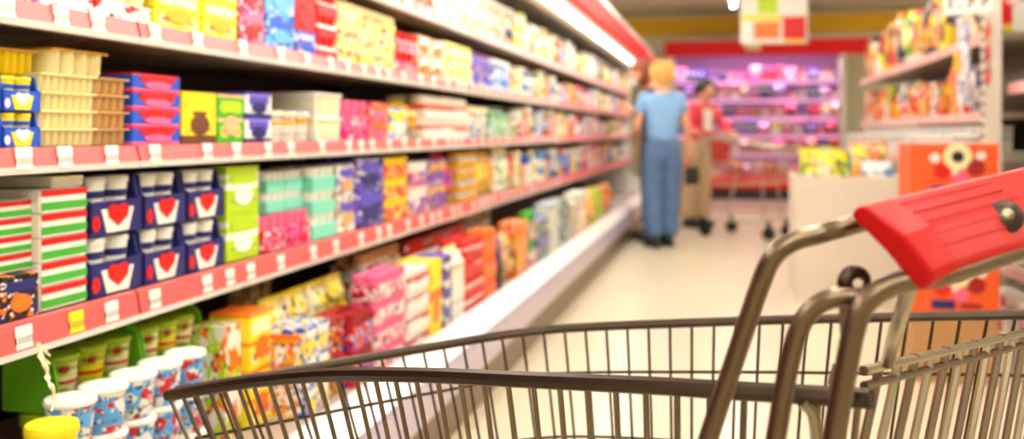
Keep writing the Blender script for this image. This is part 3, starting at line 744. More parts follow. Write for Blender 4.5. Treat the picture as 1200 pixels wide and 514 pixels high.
# promotional bin with bags
def bin_(x0, x1, y0, y1, h, label):
    t = empty('promotion_bin', ((x0 + x1) / 2, y0, 0)); tag(t, label, 'bin')
    w = (x1 - x0) / 2; d = y1 - y0
    MB().box(-w, w, 0, .015, 0, h, .003).build('front_panel', M_BIN, t)
    MB().box(-w, w, d - .015, d, 0, h, .003).build('back_panel', M_BIN, t)
    for s in (-1, 1): MB().box(min(s * w, s * (w - .015)), max(s * w, s * (w - .015)), .0155, d - .0155, 0, h, .003).build('side_panel', M_BIN, t)
    MB().box(-w + .016, w - .016, .016, d - .016, .55, .565).build('inner_floor', M_BIN, t)
bin_(.42, 1.04, 5.95, 6.6, .765, 'pale grey card promotion bin holding yellow bags, right of the aisle')
def lay(kind, style, cols, loc, rz, s, rx, place, k):
    o = good(kind, style, cols, loc, rz, *s, place, k); o.rotation_euler = (rx, 0, rz); return o
pb = 'top of the pale promotion bin'
lay('bag', 'mixed', ('yellow', 'yellow', 'green'), (.61, 6.00, .567), .08, (.31, .09, .37), -.2, pb, 1)
lay('bag', 'mixed', ('white', 'silver', 'sky'), (.90, 6.0, .567), -.05, (.2, .10, .30), -.15, pb, 2)
lay('bag', 'mixed', ('yellow', 'lime', 'green'), (.60, 6.23, .567), .1, (.26, .09, .38), -.2, pb, 3)
lay('bag', 'mixed', ('gold', 'orange', 'yellow'), (.88, 6.22, .567), -.1, (.22, .09, .42), -.18, pb, 4)
lay('bag', 'mixed', ('lime', 'yellow', 'white'), (.60, 6.44, .567), 0, (.26, .08, .36), -.1, pb, 5)
lay('bag', 'mixed', ('violet', 'pink', 'white'), (.89, 6.44, .567), 0, (.19, .08, .34), -.1, pb, 6)

# stack of orange cartons on a brown carton
M_ORC = plain('orange_carton_print', (.93, .36, .13), .5, noise=.05, scale=12)
st = [(.27, M_CARD, 'brown cardboard carton at the foot of the orange carton stack'), (.235, M_ORC, 'orange printed carton, lowest of the orange ones in the stack'),
      (.235, M_ORC, 'orange printed carton in the middle of the stack, under the ringed one'), (.245, M_ORC, 'orange printed carton with a ringed emblem on top of the stack')]
z = 0.0
for i, (h, m, lb) in enumerate(st):
    t = empty('shipping_carton', (.915 + R.uniform(-.006, .006), 4.16, z), R.uniform(-.02, .02)); tag(t, lb, 'box', 'cartons stacked by the right-hand shelving')
    MB().box(-.168, .168, 0, .30, 0, h - .001, .004).build('carton_body', m, t)
    MB().box(-.166, .166, .14, .16, h - .0012, h - .0002).build('tape_seam', M_STRIP, t)
    def spot(x, zz, r, c, nm='emblem', dp=0):
        o = MB().disc((x, -.002 - dp, zz), r, 'y', .004, 18).build(nm, PM['solid'], t); o.color = C[c]
    if i:
        spot(.012, h - .055, .055, 'cream'); spot(.012, h - .055, .024, 'black', 'emblem', .002)
        spot(-.05, h - .115, .032, 'red'); spot(.08, h - .1, .034, 'crimson'); spot(.02, h - .14, .03, 'pink'); spot(-.075, h - .06, .02, 'white'); spot(.1, h - .05, .018, 'white'); spot(.0, h - .115, .012, 'white', 'emblem', .002)
        o = MB().box(-.09, .0, -.004, 0, .035, .07).build('printed_bar', PM['solid'], t); o.color = C['navy']
        o = MB().box(.02, .1, -.004, 0, .04, .06).build('printed_bar', PM['solid'], t); o.color = C['crimson']
    z += h

# ------------------------------------------------------------------ foreground shopping cart
ct = empty('shopping_cart', tuple(cw(.25, 1.25, CH))); tag(ct, 'large steel wire shopping cart with a red plastic handle in the foreground', 'cart')
c0 = ct.location.copy()
def cbuild(b, nm, m, par=None):
    if par is None or par is ct:
        b.v = [tuple(Vector(v) - c0) for v in b.v]; return b.build(nm, m, ct)
    b.v = [tuple(Vector(v) - c0) for v in b.v]; return b.build(nm, m, par)
def invd(px, x0, d0, x1, d1):
    t = (px - x0) / (x1 - x0); return 1 / ((1 - t) / d0 + t / d1)
near_px = [(197, 463), (260, 452), (330, 443), (400, 438.5), (500, 439.5), (600, 444), (700, 448.5), (780, 452.5), (860, 457.5), (940, 462), (1022, 467)]
near = [pix(x, y, invd(x, 195, 1.43, 1022, .80)) for x, y in near_px]
far_px = [(1235, 368, 1.44), (1120, 370, 1.49), (1000, 372.5, 1.545), (900, 375, 1.595), (800, 378.5, 1.65), (710, 382, 1.70), (640, 386.5, 1.725), (580, 394, 1.71), (520, 404, 1.66), (440, 417.5, 1.60), (360, 431.5, 1.545), (280, 446, 1.49), (205, 459, 1.445)]
far = [pix(*p) for p in far_px]
NR = smooth_path(near, 8); FR = smooth_path(far, 8)
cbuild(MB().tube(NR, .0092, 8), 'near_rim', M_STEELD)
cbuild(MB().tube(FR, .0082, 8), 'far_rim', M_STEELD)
def along(P, s):
    d = [0]
    for i in range(1, len(P)): d.append(d[-1] + (P[i] - P[i - 1]).length)
    s = s * d[-1]
    for i in range(1, len(P)):
        if d[i] >= s:
            t = (s - d[i - 1]) / max(d[i] - d[i - 1], 1e-9); return P[i - 1].lerp(P[i], t)
    return P[-1].copy()
cen = cw(.25, 1.32, 0)
def low(p, drop, shrink):      # the same point lower down, drawn in towards the basket's middle
    q = Vector((cen.x, cen.y, 0)); v = Vector((p.x, p.y, 0)).lerp(q, shrink); return Vector((v.x, v.y, p.z - drop))
BOT = .36
def bot(p):
    v = low(p, 0, .16); v.z = BOT + (p.z - .62) * .25; return v
nW = 31
wn = [(along(NR, i / (nW - 1) * .985 + .004)) for i in range(nW)]
for p in wn:
    cbuild(MB().tube([p + Vector((0, 0, -.004)), p.lerp(bot(p), .12) + Vector((0, 0, -.002)), bot(p)], .0033, 6), 'wire', M_STEEL)
nF = 38
for i in range(nF):
    p = along(FR, (i + .35) / nF)
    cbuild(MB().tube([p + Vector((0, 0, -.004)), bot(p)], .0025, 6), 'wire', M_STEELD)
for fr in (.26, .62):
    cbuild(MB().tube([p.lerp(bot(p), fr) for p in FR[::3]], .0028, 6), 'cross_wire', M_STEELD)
for fr in (.45, .72):
    cbuild(MB().tube([p.lerp(bot(p), fr) for p in NR[::3]], .0028, 6), 'cross_wire', M_STEEL)
cbuild(MB().tube([bot(p) for p in NR[::3]], .005, 6), 'bottom_rail', M_STEEL)
cbuild(MB().tube([bot(p) for p in FR[::3]], .005, 6), 'bottom_rail', M_STEEL)
for i in range(14):
    s = .05 + .9 * i / 13
    cbuild(MB().tube([bot(along(NR, s)), bot(along(FR, 1 - s * .97 - .02))], .0026, 6), 'bottom_wire', M_STEEL)
# swinging rear gate
g0, g1, g2 = pix(1012, 434, .86), pix(1200, 390, 1.12), None
gd = (g1 - g0); g2 = g0 + gd * 1.85
gl = Vector((0, 0, -.012))
cbuild(MB().tube([g0, g0.lerp(g2, .5), g2], .0048, 8), 'gate_bar', M_CHROME)
cbuild(MB().tube([g0 + gl * 1.15 , g2 + gl * 1.15], .0042, 8), 'gate_bar', M_STEEL)
lean = pix(1037, 514, .86) - pix(1056, 428, .88)
for i in range(20):
    p = g0.lerp(g2, .045 + .05 * i)
    cbuild(MB().tube([p + Vector((0, 0, .004)), p + lean * .5, p + lean * 3.6], .0043, 6), 'gate_wire', M_CHROME if i % 2 else M_STEEL)
cbuild(MB().tube([g0 + lean * 3.6, g2 + lean * 3.6], .0045, 8), 'gate_bar', M_STEEL)
# handle frame: three bent tubes on the near side
hd = (pix(1190, 215, .95) - pix(1000, 262, .79))
h1 = [pix(800, 610, .80), pix(828, 520, .80), pix(858, 430, .80), pix(890, 336, .795), pix(906, 301, .79), pix(930, 283, .79), pix(965, 273, .79), pix(1003, 262, .79)]
h1 += [h1[-1] + hd * k for k in (.4, .9, 1.6, 2.4)]
cbuild(MB().tube(h1, .0084, 10, res=5), 'handle_tube', M_STEEL)
h2 = [pix(962, 610, .735), pix(976, 520, .735), pix(990, 440, .735), pix(1001, 385, .735), pix(1014, 355, .735), pix(1040, 336, .735), pix(1075, 326, .735), pix(1110, 321, .74)]
h2 += [h2[-1] + hd * k for k in (.5, 1.0, 1.6, 2.2)]
cbuild(MB().tube(h2, .0090, 10, res=5), 'handle_tube', M_STEEL)
h3 = [pix(893, 610, .76), pix(908, 520, .76), pix(922, 440, .76), pix(934, 392, .757), pix(950, 364, .755), pix(973, 350, .752), pix(1000, 348, .75), pix(1020, 352, .748)]
cbuild(MB().tube(h3, .0082, 10, res=5), 'support_tube', M_STEEL)
ring = [pix(1003 + 13 * math.cos(k * math.pi / 8), 331 + 13 * math.sin(k * math.pi / 8), .765 + .004 * math.cos(k * math.pi / 8)) for k in range(16)]
cbuild(MB().tube(ring, .0032, 8, closed=True, flat=1.9), 'hinge_ring', M_STEELD)
cbuild(MB().tube([pix(990, 338, .765), pix(990, 380, .77), pix(994, 440, .79), pix(996, 466, .80)], .0042, 8, res=4), 'link_bar', M_STEEL)
cbuild(MB().tube([pix(1066, 338, .75), pix(1058, 362, .76), pix(1048, 395, .80), pix(1040, 425, .86)], .0062, 8, res=4), 'gate_arm', M_CHROME)
cbuild(MB().tube([pix(940, 470, .83), pix(952, 482, .83), pix(956, 500, .83), pix(958, 530, .83)], .0058, 8, res=4), 'bracket_tube', M_CHROME)
cbuild(MB().tube([pix(974, 450, .815), pix(982, 425, .81)], .004, 8), 'pivot_pin', M_CHROME)
# red handle cover: slanted board over the two tubes
u = hd.normalized()
A, B_ = pix(1001, 243, .745), pix(1092, 333, .715)      # near end: upper and lower corner
wdir = (B_ - A); nrm = u.cross(wdir).normalized()
if nrm.z < 0: nrm = -nrm
bm = bmesh.new()
prof = [(0, .0), (.05, .010), (.5, .017), (.93, .010), (1, -.002), (.97, -.018), (.5, -.012), (.03, -.012)]
Ls = [0, .035, .2, .62]
rings = []
for li, s_ in enumerate(Ls):
    sk = 1.0
    rings.append([bm.verts.new(A + wdir * p + u * s_ + nrm * (q * (.72 if li == 0 else 1))) for p, q in prof])
for i in range(len(rings) - 1):
    for j in range(8): bm.faces.new((rings[i][j], rings[i][(j + 1) % 8], rings[i + 1][(j + 1) % 8], rings[i + 1][j]))
bm.faces.new(rings[0]); bm.faces.new(rings[-1][::-1])
bmesh.ops.recalc_face_normals(bm, faces=bm.faces[:])
bm.verts.index_update()
mb = MB().add([v.co.copy() for v in bm.verts], [[v.index for v in f.verts] for f in bm.faces]); bm.free()
hc = cbuild(mb, 'handle_cover', M_REDPL); bv = hc.modifiers.new('bevel', 'BEVEL'); bv.width = .0035; bv.segments = 3; bv.limit_method = 'ANGLE'; bv.angle_limit = .35
# raised ribs along the cover, and the coin lock
for p, q in ((.16, .0125), (.30, .0150), (.44, .0168), (.58, .0160), (.72, .0142)):
    pt = A + wdir * p + nrm * (q - .0005)
    cbuild(MB().tube([pt + u * .035, pt + u * .175], .0009, 6), 'rib', M_REDPL, hc)
ray = (pix(1178, 254, 1) - Vector((0, 0, CH))); n0 = u.cross(wdir)
kc = Vector((0, 0, CH)) + ray * ((A + nrm * .015 - Vector((0, 0, CH))).dot(n0) / ray.dot(n0))
kax = (nrm * .8 + Vector((-.25, -.75, .1)).normalized() * .9).normalized()      # the lock sits on an angled boss
k1 = u.cross(kax).normalized(); mat3 = Matrix((k1, kax.cross(k1), kax)).transposed()
def knob(r, h0, h1, nm, m):
    b = MB().lathe([(r, h0), (r, h1 - .001), (r - .0015, h1)], 20); b.v = [tuple(kc + mat3 @ Vector(v)) for v in b.v]; cbuild(b, nm, m, hc)
knob(.0145, -.012, .004, 'lock_collar', M_DARK); knob(.0112, .004, .0055, 'lock_ring', M_STEELD); knob(.0050, .0055, .0075, 'lock_bolt', M_CHROME)
# chassis and wheels
fl = bot(near[1]); rl = bot(near[-1]); fr_ = bot(far[-4]); rr = bot(far[0])
fl = fl.lerp(fr_, .12); 
for a_, b2 in ((fl, rl), (fr_, rr)):
    za = Vector((a_.x, a_.y, .15)); zb2 = Vector((b2.x, b2.y, .15))
    cbuild(MB().tube([Vector((a_.x, a_.y, BOT - .005)), za.lerp(a_, .3), za, zb2.lerp(za, .1), zb2], .010, 8, res=4), 'chassis_tube', M_STEEL)
cbuild(MB().tube([Vector((rl.x, rl.y, .15)), Vector((rl.x, rl.y, BOT)), h2[0]], .009, 8), 'chassis_post', M_STEEL)
cbuild(MB().tube([h2[0], h2[0] + Vector((0, 0, -.30)), Vector((rl.x, rl.y, .17))], .008, 8), 'chassis_post', M_STEEL)
cbuild(MB().tube([h1[0], h1[0] + Vector((-.02, .02, -.25)), rl.lerp(fl, .2)], .008, 8), 'chassis_post', M_STEEL)
cbuild(MB().tube([h3[0], h3[0] + Vector((-.02, .02, -.2)), rl.lerp(fl, .1)], .008, 8), 'chassis_post', M_STEEL)
cbuild(MB().tube([Vector((rr.x, rr.y, .15)), rr, h1[-1]], .009, 8, res=4), 'chassis_post', M_STEEL)
for p in (rl, fl, fr_, rr):
    w = cbuild(MB().box(p.x - .02, p.x + .02, p.y - .02, p.y + .02, .10, .16, .004), 'caster_fork', M_CHROME)
    b = MB().disc((p.x, p.y, .0555), .055, 'x', .028, 20); cbuild(b, 'wheel', M_DARK, w)

# ------------------------------------------------------------------ distant shopping cart
M_WIRE = plain('pale_zinc_wire', (.80, .76, .68), .35, metal=.8)
def small_cart(loc, rz):
    t = empty('shopping_cart', loc, rz); tag(t, 'distant shopping cart with a red seat flap pushed by the person in pink', 'cart')
    L, W0, W1, zt, zb = .80, .27, .20, .98, .50      # handle end at x=0, nose at x=L
    rim = [(0, -W0, zt), (L, -W1, zt - .10), (L, W1, zt - .10), (0, W0, zt)]
    MB().tube([Vector(p) for p in rim], .010, 6, closed=True).build('basket_rim', M_WIRE, t)
    bo = [(.10, -W0 + .05, zb), (L - .10, -W1 + .04, zb + .04), (L - .10, W1 - .04, zb + .04), (.10, W0 - .05, zb)]
    MB().tube([Vector(p) for p in bo], .007, 6, closed=True).build('bottom_rail', M_WIRE, t)
    for k in range(4):
        a, b2 = Vector(rim[k]), Vector(rim[(k + 1) % 4]); c, d = Vector(bo[k]), Vector(bo[(k + 1) % 4])
        n = 12 if k % 2 == 0 else 7
        for i in range(n):
            s = (i + .5) / n; MB().tube([a.lerp(b2, s), c.lerp(d, s)], .0035, 5).build('wire', M_WIRE, t)
        MB().tube([a.lerp(c, .5), b2.lerp(d, .5)], .004, 5).build('cross_wire', M_WIRE, t)
    for i in range(8):
        s = (i + .5) / 8; MB().tube([Vector(bo[0]).lerp(Vector(bo[1]), s), Vector(bo[3]).lerp(Vector(bo[2]), s)], .0035, 5).build('bottom_wire', M_WIRE, t)
    for s in (-1, 1):
        MB().tube([Vector((-.12, s * W0, 1.03)), Vector((0, s * W0, zt)), Vector((.10, s * W0, .62)), Vector((.02, s * W0, .2)), Vector((.35, s * W0 * .85, .17)), Vector((L - .1, s * W1, .16))], .011, 8, res=4).build('frame_tube', M_WIRE, t)
        MB().tube([Vector((L - .18, s * W1, .17)), Vector((L - .2, s * W1 * .8, zb + .03))], .010, 6).build('frame_tube', M_WIRE, t)
    MB().tube([(-.12, -W0, 1.03), (-.12, W0, 1.03)], .018, 10).build('handle', M_REDPL, t)
    MB().box(.05, .065, -.17, .17, .74, .96, .004).build('seat_flap', M_REDPL, t)
    MB().box(.06, .24, -.18, .18, .72, .735, .003).build('child_seat', plain('orange_plastic', (.90, .55, .10), .4), t)
    for (x, y) in ((.04, -W0), (.04, W0), (L - .12, -W1), (L - .12, W1)):
        f = MB().box(x - .018, x + .018, y - .02, y + .02, .105, .18, .003).build('caster_fork', M_DARK, t)
        MB().disc((x, y, .063), .0625, 'y', .034, 20).build('wheel', M_DARK, f)
    return t
pc = pix(838, 300, 9.55); pc.z = 0
small_cart((pc.x, pc.y, 0), math.radians(-28))

# ------------------------------------------------------------------ people
M_SKIN = plain('skin', (.86, .62, .48), .55)
def skin_mesh(name, verts, edges, mat, parent, root=0, sub=2):
    """VERTS: (x, y, z, rx, ry); grown with a Skin modifier"""
    me = bpy.data.meshes.new(name); me.from_pydata([v[:3] for v in verts], edges, []); me.materials.append(mat)
    o = link(name, me, parent); o.modifiers.new('skin', 'SKIN')
    sk = me.skin_vertices[0].data
    for i, v in enumerate(verts):
        sk[i].radius = (v[3], v[4]); sk[i].use_root = (i == root)
    o.modifiers['skin'].use_smooth_shade = True
    s = o.modifiers.new('subdivision', 'SUBSURF'); s.levels = sub; s.render_levels = sub
    return o
def person(loc, rz, label, J, shirt, trousers, shoe, hair_c, sleeve, hairform, jacket=None, scale=1.0):
    """J: joints in metres, facing -y, the person's left at +x"""
    t = empty('person', loc, rz); t.scale = (scale,) * 3; tag(t, label, 'person')
    V = []; E = []
    def add(p, rx, ry, prev=None):
        V.append((*p, rx, ry)); i = len(V) - 1
        if prev is not None: E.append((prev, i))
        return i
    pel = add(J['pelvis'], .13, .095); wa = add(J['waist'], .115, .085, pel); ch = add(J['chest'], .135, .095, wa); nb = add(J['neckbase'], .065, .06, ch)
    nk = add(J['neck'], .047, .05, nb); hb = add(J['jaw'], .058, .068, nk); hm = add(J['head'], .074, .092, hb); ht = add(J['crown'], .052, .066, hm)
    for s in ('l', 'r'):
        sg = 1 if s == 'l' else -1
        sh = add(J['sho_' + s], .052, .05, ch); el = add(J['elb_' + s], .038, .036, sh); wr = add(J['wri_' + s], .026, .024, el)
        d = (Vector(J['wri_' + s]) - Vector(J['elb_' + s])).normalized()
        side = Vector((sg, 0, 0)) if abs(d.x) < .8 else Vector((0, -1, 0))
        side = (side - d * side.dot(d)).normalized()
        pm = add(Vector(J['wri_' + s]) + d * .06, .034, .018, wr)
        base = Vector(J['wri_' + s]) + d * .085
        curl = d.cross(side) * (-.012 * sg)
        for k, (off, ln) in enumerate(((-.030, .058), (-.010, .072), (.010, .076), (.028, .066))):
            f1 = add(base + side * off * .9, .010, .010, pm); f2 = add(base + side * off + d * ln * .55 + curl * .4, .0085, .0085, f1); add(base + side * off + d * ln + curl, .0075, .0075, f2)
        th = add(Vector(J['wri_' + s]) + d * .03 + side * .036, .011, .011, wr); add(Vector(J['wri_' + s]) + d * .075 + side * .055, .009, .009, th)
        hp = add(J['hip_' + s], .085, .085, pel); kn = add(J['kne_' + s], .058, .058, hp); an = add(J['ank_' + s], .038, .04, kn)
        fd = Vector(J.get('toe_' + s, Vector(J['ank_' + s]) + Vector((0, -.15, -.045)))); add(fd, .036, .024, an)
    skin_mesh('body', V, E, M_SKIN, t)
    # shirt
    V2 = []; E2 = []
    def add2(p, rx, ry, prev=None):
        V2.append((*p, rx, ry)); i = len(V2) - 1
        if prev is not None: E2.append((prev, i))
        return i
    hem = Vector(J['pelvis']) + Vector((0, 0, -.05))
    a = add2(hem, .172, .138); b = add2(J['waist'], .148, .115, a); c = add2(J['chest'], .160, .118, b); add2(Vector(J['neckbase']) + Vector((0, 0, -.015)), .078, .07, c)
    for s in ('l', 'r'):
        sh = add2(J['sho_' + s], .070, .066, c); e = Vector(J['elb_' + s]); S0 = Vector(J['sho_' + s]); wv = Vector(J['wri_' + s])
        if sleeve <= 1: add2(S0.lerp(e, sleeve), .058, .056, sh)
        else:
            q = add2(e, .052, .050, sh); add2(e.lerp(wv, sleeve - 1), .04, .038, q)
    skin_mesh('shirt', V2, E2, shirt, t)
    V3 = []; E3 = []
    def add3(p, rx, ry, prev=None):
        V3.append((*p, rx, ry)); i = len(V3) - 1
        if prev is not None: E3.append((prev, i))
        return i
    wt = add3(Vector(J['pelvis']) + Vector((0, 0, .10)), .140, .108); pe = add3(Vector(J['pelvis']) + Vector((0, 0, -.02)), .158, .124, wt)
    for s in ('l', 'r'):
        hp = add3(J['hip_' + s],   .115, .118, pe); md = add3(Vector(J['hip_' + s]).lerp(Vector(J['kne_' + s]), .5), .110, .115, hp); kn = add3(J['kne_' + s], .096, .10, md); add3(Vector(J['ank_' + s]) + Vector((0, -.005, -.02)), .092, .10, kn)
    skin_mesh('trousers', V3, E3, trousers, t)
    for s in ('l', 'r'):
        an = Vector(J['ank_' + s]); toe = Vector(J.get('toe_' + s, an + Vector((0, -.15, -.045)))); d = toe - an; ang = math.atan2(d.x, -d.y)
        b = MB().ball((0, -.065, .048), (.058, .155, .06), 14, 8)
        b.v = [(x, y, max(z, .0)) for x, y, z in b.v]
        b.box(-.046, .046, -.19, .07, 0, .022, .008)
        sh = b.build('shoe', shoe, t); sh.location = (an.x, an.y, 0); sh.rotation_euler.z = ang
    hairform(t, J, hair_c)
    # face
    hd_ = Vector(J['head']); cr = Vector(J['crown']); jw = Vector(J['jaw'])
    up = (cr - jw).normalized(); fw = Vector(J.get('face', (0, -1, 0))).normalized(); fw = (fw - up * fw.dot(up)).normalized(); sd = up.cross(fw)
    dk = bpy.data.materials.get('eye_dark') or plain('eye_dark', (.10, .07, .06), .3)
    lp = bpy.data.materials.get('lip') or plain('lip', (.70, .30, .28), .5)
    for s in (-1, 1):
        MB().ball(hd_ + fw * .080 + sd * (s * .030) + up * .002, (.010, .008, .007), 8, 6).build('eye', dk, t)
        MB().ball(hd_ + sd * (s * .072) - fw * .005 - up * .01, (.012, .02, .03), 8, 6).build('ear', M_SKIN, t)
    MB().tube([hd_ + fw * .082 + up * .012, hd_ + fw * .098 - up * .025, hd_ + fw * .086 - up * .034], [.006, .013, .008], 8).build('nose', M_SKIN, t)
    MB().ball(hd_ + fw * .076 - up * .062, (.02, .010, .006), 8, 6).build('mouth', lp, t)
    return t
def cap_hair(back=.03, low_=-.02, side=1.0, length=0.0):
    def f(t, J, m):
        h = Vector(J['head']); fw = Vector(J.get('face', (0, -1, 0))); fw = Vector((fw.x, fw.y, 0)).normalized()
        b = MB(); c = h - fw * back + Vector((0, 0, .038))
        b.ball((c.x, c.y, c.z), (.096 * side, .100 * side, .092), 18, 12)
        if length:
            b.ball((c.x - fw.x * .02, c.y - fw.y * .02, c.z - .05 - length / 2), (.094 * side, .075, .085 + length / 2), 18, 12)
        R2 = random.Random(3)
        b.v = [(x + R2.uniform(-.004, .004), y + R2.uniform(-.004, .004), z) for x, y, z in b.v]
        for i in range(26):       # locks
            a = R2.uniform(0, 6.283); ca = Vector((math.cos(a), math.sin(a), 0))
            if ca.dot(fw) > .45: continue
            p0 = c + Vector((ca.x * .05, ca.y * .05, .085)); p1 = c + ca * .102; p2 = c + ca * .098 + Vector((0, 0, -.07 - length * R2.uniform(.5, 1)))
            b.tube([p0, p1, p2], [.012, .016, .006], 6, res=3)
        b.build('hair', m, t)
    return f
def stand(sway=0.0, arms='down'):
    J = dict(pelvis=(0, 0, .93), waist=(0, .005, 1.09), chest=(0, .01, 1.27), neckbase=(0, .02, 1.385), neck=(0, .015, 1.43), jaw=(0, -.005, 1.485), head=(0, -.012, 1.555), crown=(0, 0, 1.625),
             sho_l=(.165, .01, 1.335), sho_r=(-.165, .01, 1.335), hip_l=(.085, 0, .86), hip_r=(-.085, 0, .86), kne_l=(.09, -.01, .48), kne_r=(-.09, -.01, .48), ank_l=(.095, .02, .085), ank_r=(-.095, .02, .085),
             elb_l=(.215, .03, 1.07), elb_r=(-.215, .03, 1.07), wri_l=(.20, -.06, .86), wri_r=(-.20, -.06, .86))
    return J
# the woman in pale blue, seen from behind
J = stand(); J['elb_l'] = (.235, -.01, 1.06); J['wri_l'] = (.20, -.20, 1.00); J['elb_r'] = (-.22, .02, 1.06); J['wri_r'] = (-.235, -.03, .83); J['face'] = (.25, -1, 0)
J['ank_l'] = (.075, .03, .085); J['ank_r'] = (-.07, -.06, .085); J['toe_l'] = (.11, -.13, .04); J['toe_r'] = (-.06, -.21, .04); J['kne_r'] = (-.08, -.06, .48)
p = pix(776, 289, 8.45)
W1 = person((p.x, p.y, 0), math.radians(180 + 14), 'person in a pale blue T-shirt and blue jeans standing with back turned', J, plain('pale_blue_cotton', (.50, .68, .87), .85, noise=.06, scale=9),
            plain('blue_denim', (.33, .45, .62), .85, noise=.25, scale=9), plain('dark_shoe', (.10, .10, .12), .5), plain('blond_hair', (.86, .68, .36), .5, noise=.15, scale=25), .55, cap_hair(.015, 0, 1.0, .03))
hb = W1.matrix_basis @ Vector((-.275, -.03, .56))
t = empty('handbag', hb, math.radians(250)); t.scale = (.8, .8, .9); tag(t, 'small black handbag held beside the blue jeans', 'bag')
MB().prism([(-.11, 0), (.11, 0), (.13, .05), (.105, .17), (-.105, .17), (-.13, .05)], 'y', -.035, .035).build('bag_body', M_DARK, t)
MB().box(-.11, .11, -.04, -.0355, .08, .172, .002).build('flap', M_DARK, t)
MB().tube([(-.06, 0, .165), (-.05, 0, .24), (0, 0, .27), (.05, 0, .24), (.06, 0, .165)], .006, 6, res=4).build('strap', M_DARK, t)
# the person with auburn hair, mostly hidden behind her, reaching to the shelf
J = stand(); J['elb_l'] = (.20, -.13, 1.12); J['wri_l'] = (.15, -.30, 1.2); J['head'] = (0, -.13, 1.55); J['crown'] = (0, -.13, 1.62); J['jaw'] = (0, -.11, 1.48); J['neck'] = (0, -.05, 1.425); J['neckbase'] = (0, -.01, 1.38)
p = pix(766, 280, 9.0)
person((p.x, p.y, 0), math.radians(-70), 'person with auburn hair half hidden behind the woman in pale blue', J, plain('dark_slate_cloth', (.20, .22, .28), .85), plain('charcoal_trousers', (.16, .16, .20), .85),
       plain('brown_shoe', (.18, .12, .10), .5), plain('auburn_hair', (.52, .24, .12), .5, noise=.15, scale=25), 1.7, cap_hair(.02, 0, .98, .05), scale=1.045)
# the person in pink leaning on the distant cart
J = stand(); lean_ = dict(waist=(0, -.02, 1.08), chest=(0, -.09, 1.24), neckbase=(0, -.13, 1.345), neck=(0, -.155, 1.385), jaw=(0, -.19, 1.425), head=(0, -.215, 1.485), crown=(0, -.225, 1.56),
          sho_l=(.17, -.10, 1.30), sho_r=(-.17, -.10, 1.30), elb_l=(.235, -.19, 1.06), elb_r=(-.235, -.19, 1.06), wri_l=(.19, -.40, 1.02), wri_r=(-.19, -.40, 1.02))
J.update(lean_); J['face'] = (.1, -1, -.25)
p = pix(815, 262, 10.25)
W3 = person((p.x, p.y, 0), math.radians(38), 'person with black hair in a pink jacket and beige trousers leaning on a cart', J, plain('pink_jacket_cloth', (.90, .28, .36), .8, noise=.08, scale=10), plain('beige_cotton', (.78, .66, .52), .85),
            plain('black_shoe', (.08, .07, .08), .5), plain('black_hair', (.05, .04, .05), .4), 1.75, cap_hair(.034, 0, .98, 0.0))
MB().prism([(-.045, 1.02), (.045, 1.02), (.055, 1.28), (-.055, 1.28)], 'y', -.235, -.205).build('white_shirt_front', plain('white_cotton', (.92, .86, .82), .85), W3)

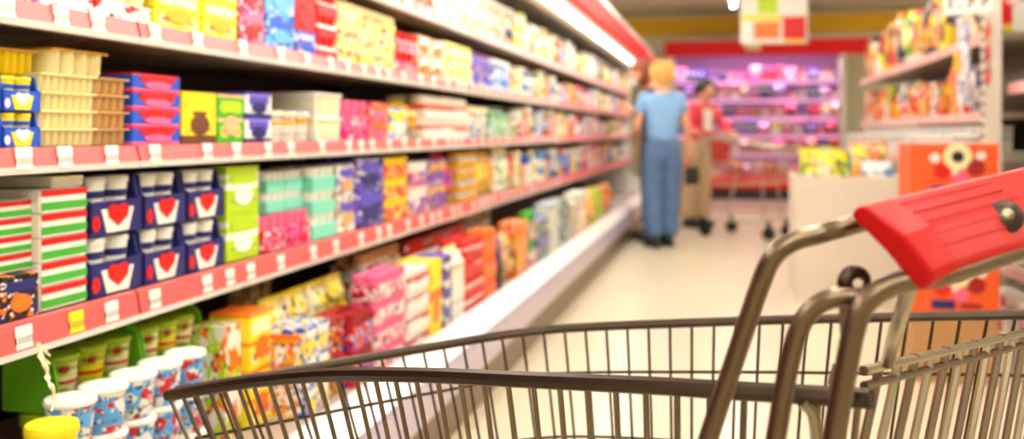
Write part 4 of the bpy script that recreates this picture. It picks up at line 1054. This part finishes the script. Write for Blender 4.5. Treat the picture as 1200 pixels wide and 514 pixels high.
# red shopping baskets stacked on the floor behind the woman
def basket(loc, label):
    t = empty('shopping_basket', loc, .3); tag(t, label, 'basket', 'red baskets stacked on the floor')
    b = MB()
    for s in (-1, 1):
        b.add([(-.16, s * .10, 0), (.16, s * .10, 0), (.20, s * .14, .11), (-.20, s * .14, .11), (-.16, s * .094, 0), (.16, s * .094, 0), (.20, s * .134, .11), (-.20, s * .134, .11)], [(0, 1, 2, 3), (7, 6, 5, 4), (3, 2, 6, 7), (0, 4, 5, 1), (0, 3, 7, 4), (1, 5, 6, 2)])
        b.add([(s * .16, -.10, 0), (s * .16, .10, 0), (s * .20, .14, .11), (s * .20, -.14, .11), (s * .154, -.10, 0), (s * .154, .10, 0), (s * .194, .14, .11), (s * .194, -.14, .11)], [(0, 1, 2, 3), (7, 6, 5, 4), (3, 2, 6, 7), (0, 4, 5, 1), (0, 3, 7, 4), (1, 5, 6, 2)])
    b.box(-.16, .16, -.10, .10, 0, .006); b.build('basket_shell', M_REDPL, t)
    MB().tube([Vector(q) for q in ((-.2, -.14, .11), (.2, -.14, .11), (.2, .14, .11), (-.2, .14, .11))], .009, 6, closed=True).build('basket_rim', M_REDPL, t)
    MB().tube([(-.205, -.1, .118), (-.205, .08, .118), (-.16, .145, .118), (.16, .145, .118), (.205, .08, .118), (.205, -.1, .118)], .007, 6, res=4).build('handle', M_DARK, t)
p = pix(812, 236, 13.2)
for i in range(3): basket((p.x, p.y, .0 + i * .125), f'red plastic shopping basket behind the far cart, {("lowest", "middle", "topmost")[i]} of its stack')

# ------------------------------------------------------------------ labels for every packaged good
ONES = 'zeroth first second third fourth fifth sixth seventh eighth ninth tenth eleventh twelfth thirteenth fourteenth fifteenth sixteenth seventeenth eighteenth nineteenth'.split()
TENS = {20: 'twent', 30: 'thirt', 40: 'fort', 50: 'fift', 60: 'sixt'}
def ordinal(n):
    if n < 20: return ONES[n]
    t, u = n // 10 * 10, n % 10
    return TENS[t] + ('ieth' if u == 0 else 'y-' + ONES[u])
by = {}
for g in GOODS:
    o, kind, cols, place, order, layer, layers = g
    cs = []
    for x in cols[:2]:
        if x not in cs: cs.append(x)
    look = ' and '.join(cs)
    by.setdefault((look, NOUN[kind][1], place), []).append(g)
for (look, noun, place), gs in by.items():
    cols_ = sorted({round(g[4], 4) for g in gs})
    for o, kind, cols, pl, order, layer, layers in gs:
        i = cols_.index(round(order, 4)); pre = '' if len(cols_) == 1 else ordinal(i + 1) + ' '
        lw = ''
        if layers > 1:
            lw = ', top of stack' if layer == layers - 1 else ', bottom of stack' if layer == 0 else ', middle of stack' if layers == 3 else f', {ordinal(layer + 1)} up'
        end = '' if len(cols_) == 1 else (' from left' if 'pink-lit' in pl else ' from camera')
        o['label'] = f'{pre}{look} {noun}{end}, {pl}{lw}'
        o['category'] = NOUN[kind][2]; o['group'] = f'goods on the {pl}'
